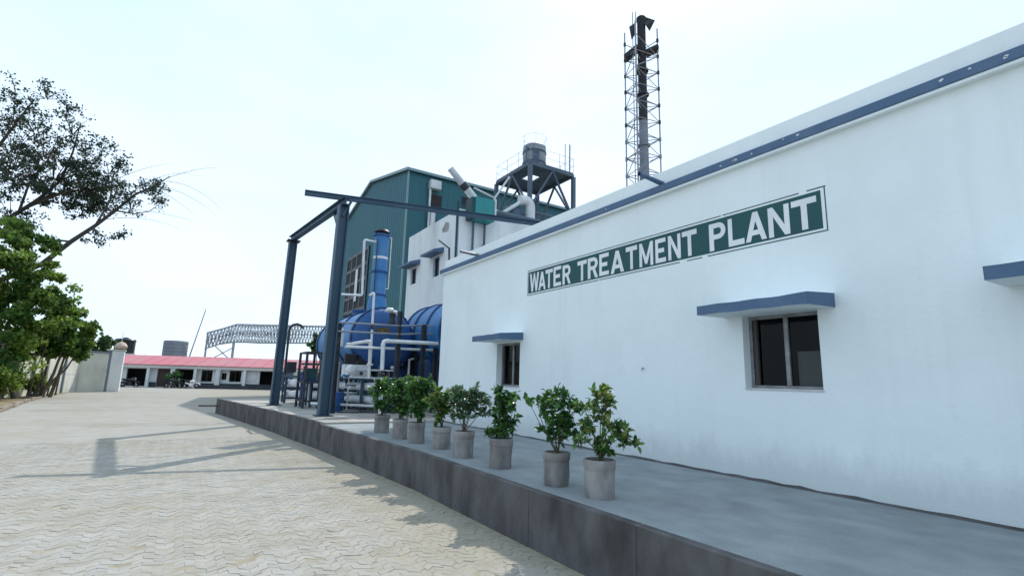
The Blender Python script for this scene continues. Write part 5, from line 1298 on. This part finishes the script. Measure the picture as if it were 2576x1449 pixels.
for p0, p1, p2 in (((-2.3, 22, 7.9), (-1.3, 22, 9.35), (-.15, 22, 9.15)), ((-1.4, 22.1, 8.7), (-.4, 22.0, 8.95), (.65, 22, 8.0)), ((-1.5, 22.1, 8.5), (-.5, 22.1, 8.55), (.45, 22, 7.75)), ((-2.4, 22, 7.4), (-1.3, 21.9, 7.55), (-.1, 22, 7.35)),
                   ((-2.8, 21.9, 6.9), (-1.7, 21.9, 7.35), (-.6, 22, 7.0)), ((-1.3, 22.1, 8.8), (-.3, 22.2, 9.6), (.3, 22.2, 9.7)), ((-2.6, 22, 8.5), (-1.8, 22, 9.2), (-1.2, 22, 9.4)), ((-1.7, 22, 8.4), (-.9, 22, 8.2), (-.2, 22, 7.6))):
    p0, p1, p2 = Vector(p0), Vector(p1), Vector(p2)
    tw_.tube([p0 * (1 - t) ** 2 + p1 * 2 * t * (1 - t) + p2 * t * t for t in [k / 8 for k in range(9)]], .009, 4, .003, cap=False)
for b_ in (tk, tw_, lf): grow(b_)
tko = tk.build('trunk', 'bark', bt)
tag(tw_.build('twigs', 'bark', tko), kind='stuff')
lf.build('crown', 'leaf_sparse', bt)

# leafy trees in the planting strip before the boundary wall
def leafy(label, base, blobs, s, n, lm='leaf_tree', trunks=3):
    t = thing('leafy_tree', base, label, 'tree', 'trees in the planting strip')
    st = MB()
    for k in range(trunks):
        c = Vector(random.choice(blobs)[:3]); p0 = Vector(base) + Vector((random.gauss(0, .35), random.gauss(0, .35), -.05))
        m = p0.lerp(c, .5) + Vector((random.gauss(0, .25), random.gauss(0, .25), .3))
        st.tube([p0, p0.lerp(m, .5) + Vector((random.gauss(0, .08), 0, .1)), m, c], .11, 7, .03)
    st.build('trunk', 'bark_light', t)
    cr = MB(); tot = sum(q[3] ** 2 for q in blobs)
    for x, y, z, r in blobs:
        nn = n * r * r / tot
        for k in range(16):
            d = rnd_unit(); q = Vector((x, y, z)) + Vector((d.x, d.y, d.z * .85)) * r * random.uniform(.45, .92)
            leaf_quads(cr, q, r * random.uniform(.18, .42), int(nn / 16 * random.uniform(.5, 1.5)), s * random.uniform(.8, 1.15), (1, 1, .6), .15, .3)
    cr.build('crown', lm, t)
leafy('tall broad-leaved green tree at the left edge in front of the boundary wall', (-8.5, 41.2, 0),
      [(-9.5, 41, 8.9, 1.8), (-8.3, 41.3, 9.2, 1.2), (-8.9, 41, 7.2, 2.2), (-7.4, 41, 6.9, 1.6), (-9.2, 40.6, 5.0, 2.2), (-7.5, 40.8, 5.0, 1.9), (-11, 41.5, 7, 2.2), (-11, 42, 4.6, 2), (-8.6, 40.5, 3.0, 1.7), (-6.9, 41, 5.9, .7)], .24, 24000, trunks=4)
leafy('bright green lower tree on thin stems beside the boundary wall panels', (-7.3, 43.5, 0),
      [(-7.5, 43.2, 4.0, 1.6), (-6.5, 43.4, 5.2, 1.1), (-6.6, 43.6, 3.6, 1.4), (-8.2, 43, 3.0, 1.4), (-6.0, 44, 4.4, 1.0), (-5.7, 43.8, 3.1, .9)], .26, 13000, trunks=5)
leafy('far small tree rising over the top of the boundary wall', (-9.0, 62, 0),
      [(-8.6, 62, 4.6, 1.7), (-7.0, 62, 4.2, 1.3), (-5.9, 62.3, 3.8, .9), (-10, 62, 4.8, 1.5)], .30, 7000, 'leaf_far', 3)
for k, (x, y, h) in enumerate(((-8.05, 38.6, 1.9), (-8.3, 39.8, 2.6), (-7.7, 44.5, 1.5))):
    bush('strip_shrub', ['small green shrub at the left edge of the planting strip', 'taller green shrub at the foot of the large leafy tree', 'low shrub under the thin-stemmed tree'][k], 'shrub', (x, y, h * .62), h * .6, 1800, .17, 'leaf_tree', 4, (x, y, 0), 'shrubs in the planting strip')
for lab, xx, yy, zt in (('thin bare sapling stem leaning before the wall', -7.15, 45.6, 2.6), ('slanting brown tree stem in the planting strip', -7.45, 42.3, 3.2), ('upright thin stem close to the wall panels', -6.95, 47.0, 2.8)):
    tag(part('sapling_stem', 'bark_light', None, lambda b: b.tube([(xx, yy, -.05), (xx + .05, yy, zt * .5), (xx + .35, yy + .1, zt)], .06, 6, .03)), lab, 'sapling', 'sapling stems in the planting strip')
bush('courtyard_bush', 'dark bush growing in front of the red-roofed building', 'bush', tuple(along(7.0, 1.6, 1.25)), 1.05, 1600, .18, 'leaf_dark', 5, tuple(along(7.0, 1.6, 0)))
leafy('green tree behind the left post, beyond the tank yard', (13.5, 64, 0), [(13.4, 64, 5.2, 1.1), (14.0, 64, 6.2, 1.1), (14.8, 64.5, 5.0, 1.2)], .30, 2600, 'leaf_far', 3)
# planting strip earth, edged with stones
b = MB(); b.add([(-5.2, 14, .004), (-5.97, 29, .004), (-6.62, 36, .004), (-7.02, 43, .004), (-6.95, 54, .004), (-12, 54, .004), (-12, 14, .004)], [(0, 1, 2, 3, 4, 5, 6)])
strip = struct(b.build('planting_strip', 'earth'))
EDGE = [(-5.55, 22), (-5.95, 29), (-6.6, 36), (-7.0, 43)]
for (xa, ya), (xb, yb) in zip(EDGE, EDGE[1:]):
    n = int(math.hypot(xb - xa, yb - ya) / .62)
    for k in range(n):
        t0 = k / n; cx, cy = xa + (xb - xa) * t0 + random.gauss(0, .03), ya + (yb - ya) * t0
        m = MB(); m.box(cx - .09, cx + .09, cy + .01, cy + .56 + random.uniform(-.03, .03), 0.0045, .12 + random.uniform(-.03, .05)); m.build('edge_stone', 'stone', strip, .02)

# ================================================================== BOUNDARY WALL
BW = [(-4.55, 55.45), (-6.9, 54.2), (-7.9, 48.5), (-8.9, 41.0), (-10.5, 29), (-12, 16)]
bw = thing('boundary_wall', (-6.9, 54.2, 0), 'cream compound wall with pilasters and a thick end pier at the yard corner', 'wall')
for i, (a, c) in enumerate(zip(BW, BW[1:])):
    L_ = math.hypot(c[0] - a[0], c[1] - a[1]); n = max(1, round(L_ / 2.4))
    for k in range(n):
        p = Vector((a[0] + (c[0] - a[0]) * k / n, a[1] + (c[1] - a[1]) * k / n, 0)); q = Vector((a[0] + (c[0] - a[0]) * (k + 1) / n, a[1] + (c[1] - a[1]) * (k + 1) / n, 0))
        d = (q - p).normalized()
        part('wall_panel', 'cream', bw, lambda b: b.bar(p + d * .02 + Vector((0, 0, 1.58)), q - d * .02 + Vector((0, 0, 1.58)), .16, 3.16))
        part('joint_band', 'jamb', bw, lambda b: b.bar(p + Vector((0, 0, 1.42)), q + Vector((0, 0, 1.42)), .20, .05))
        part('coping', 'grey_tank', bw, lambda b: b.bar(p + Vector((0, 0, 3.24)), q + Vector((0, 0, 3.24)), .30, .15))
        part('pilaster', 'cream' if k or i == 0 else 'grey_tank', bw, lambda b: b.bar(q + Vector((0, 0, 0)), q + Vector((0, 0, 3.165)), .30, .34))
part('end_pier', 'white_old', bw, lambda b: b.box(-4.95, -4.12, 55.0, 55.9, 0, 3.42), .03)
part('pier_side', 'grey_tank', bw, lambda b: b.box(-5.28, -4.952, 55.05, 55.7, 0, 3.40))
part('pier_cap', 'cream', bw, lambda b: b.box(-5.35, -4.05, 54.93, 55.97, 3.421, 3.52), .02)
gl = thing('pier_lamp', (-4.45, 55.4, 3.52), 'round beige lamp shade on the boundary wall pier', 'lamp')
part('lamp_shade', 'lamp_beige', gl, lambda b: b.lathe([(.18, 3.53), (.42, 3.66), (.46, 3.85), (.32, 4.08), (.1, 4.2), (.001, 4.22)], (-4.45, 55.4, 0), 16))
part('lamp_rod', 'duct', gl, lambda b: b.tube([(-4.45, 55.4, 4.2), (-4.45, 55.4, 5.0)], .025, 6))
part('lamp_base', 'steel_dark', gl, lambda b: b.lathe([(.14, 3.521), (.10, 3.56), (.001, 3.57)], (-4.45, 55.4, 0), 10))

# ================================================================== FAR THINGS BEHIND THE RED ROOF
wt2 = thing('water_tank', (-6.4, 85, 0), 'black plastic water tank showing above the boundary wall pier', 'tank')
part('shell', 'black_plastic', wt2, lambda b: b.lathe([(1.15, 4.0), (1.15, 5.55), (1.2, 5.6), (1.2, 5.75), (1.05, 5.9), (.3, 6.0), (.3, 6.1), (.001, 6.12)], (-6.45, 85, 0), 24))
part('stand', 'jamb', wt2, lambda b: b.box(-7.7, -5.2, 83.8, 86.2, 0, 3.99))
gt = thing('storage_tank', (-.8, 85, 0), 'grey ribbed storage tank beyond the red roof', 'tank')
pr = []
for k in range(12): pr += [(1.48, .0 + k * .5), (1.48, .36 + k * .5), (1.44, .40 + k * .5), (1.44, .46 + k * .5)]
part('shell', 'grey_tank', gt, lambda b: b.lathe(pr + [(1.3, 6.0), (.001, 6.05)], (-.8, 85, 0), 28))
tag(part('leaning_pole', 'steel_grey', None, lambda b: b.tube([(.35, 85, 0), (1.02, 85, 4.15), (2.19, 85, 10.7)], .10, 8, .06)), 'thin pole leaning to the right behind the red roof', 'pole')
tr = thing('conveyor_truss', (10, 88, 0), 'grey lattice conveyor truss rising behind the red-roofed building', 'conveyor')
def truss(b):
    pts = [(2.8, 5.2, 7.5), (4.6, 6.0, 8.2), (6.4, 6.4, 9.0), (8.2, 6.5, 9.1), (10, 6.5, 9.2), (11.8, 6.6, 9.3), (13.6, 6.7, 9.4), (15.4, 6.8, 9.5), (17.2, 6.9, 9.6), (19, 7, 9.7), (21, 7.1, 9.8)]
    for yy in (86, 88.2):
        for (xa, la, ha), (xb, lb, hb) in zip(pts, pts[1:]):
            b.bar((xa, yy, la), (xb, yy, lb), .14, .14); b.bar((xa, yy, ha), (xb, yy, hb), .14, .14)
            for t0, t1 in ((0, .25), (.25, .5), (.5, .75), (.75, 1)):
                f = lambda t, A, B: A + (B - A) * t
                b.bar((f(t0, xa, xb), yy, f(t0, la, lb)), (f(t1, xa, xb), yy, f(t1, ha, hb)), .09, .09); b.bar((f(t0, xa, xb), yy, f(t0, ha, hb)), (f(t1, xa, xb), yy, f(t1, la, lb)), .09, .09)
            m0, m1 = (la + ha) / 2, (lb + hb) / 2
            b.bar((xa, yy, (m0 + la) / 2), (xb, yy, (m1 + hb) / 2), .06, .06); b.bar((xa, yy, (m0 + ha) / 2), (xb, yy, (m1 + lb) / 2), .06, .06)
            b.bar((xa, yy, m0), (xb, yy, m1), .08, .08)
    for x, l, h in pts:
        for z in (l, (l + h) / 2, h): b.bar((x, 86, z), (x, 88.2, z), .09, .09)
    for (xa, la, ha), (xb, lb, hb) in zip(pts, pts[1:]):
        b.bar((xa, 86, la), (xb, 88.2, lb), .08, .08); b.bar((xa, 86, ha), (xb, 88.2, hb), .08, .08)
part('lattice', 'truss_grey', tr, truss)
for x in (2.9, 6.4):
    for y in (86, 88.2): part('leg', 'truss_grey', tr, lambda b: b.bar((x, y, 0), (x, y, 6.4 if x > 4 else 7.6), .18, .18))
for k in range(9): part('cladding_strip', 'truss_grey', tr, lambda b: b.bar((2.8 + .4 * k, 85.88, 5.2 + .13 * k + random.uniform(-.3, .3)), (2.8 + .4 * k + random.uniform(-.3, .3), 85.88, 7.2 + .13 * k), .22, .03))
part('brace', 'truss_grey', tr, lambda b: (b.bar((2.9, 85.9, 3.2), (6.4, 85.9, 5.6), .14, .14), b.bar((6.4, 85.9, 3.4), (4, 85.9, 5.6), .14, .14)))
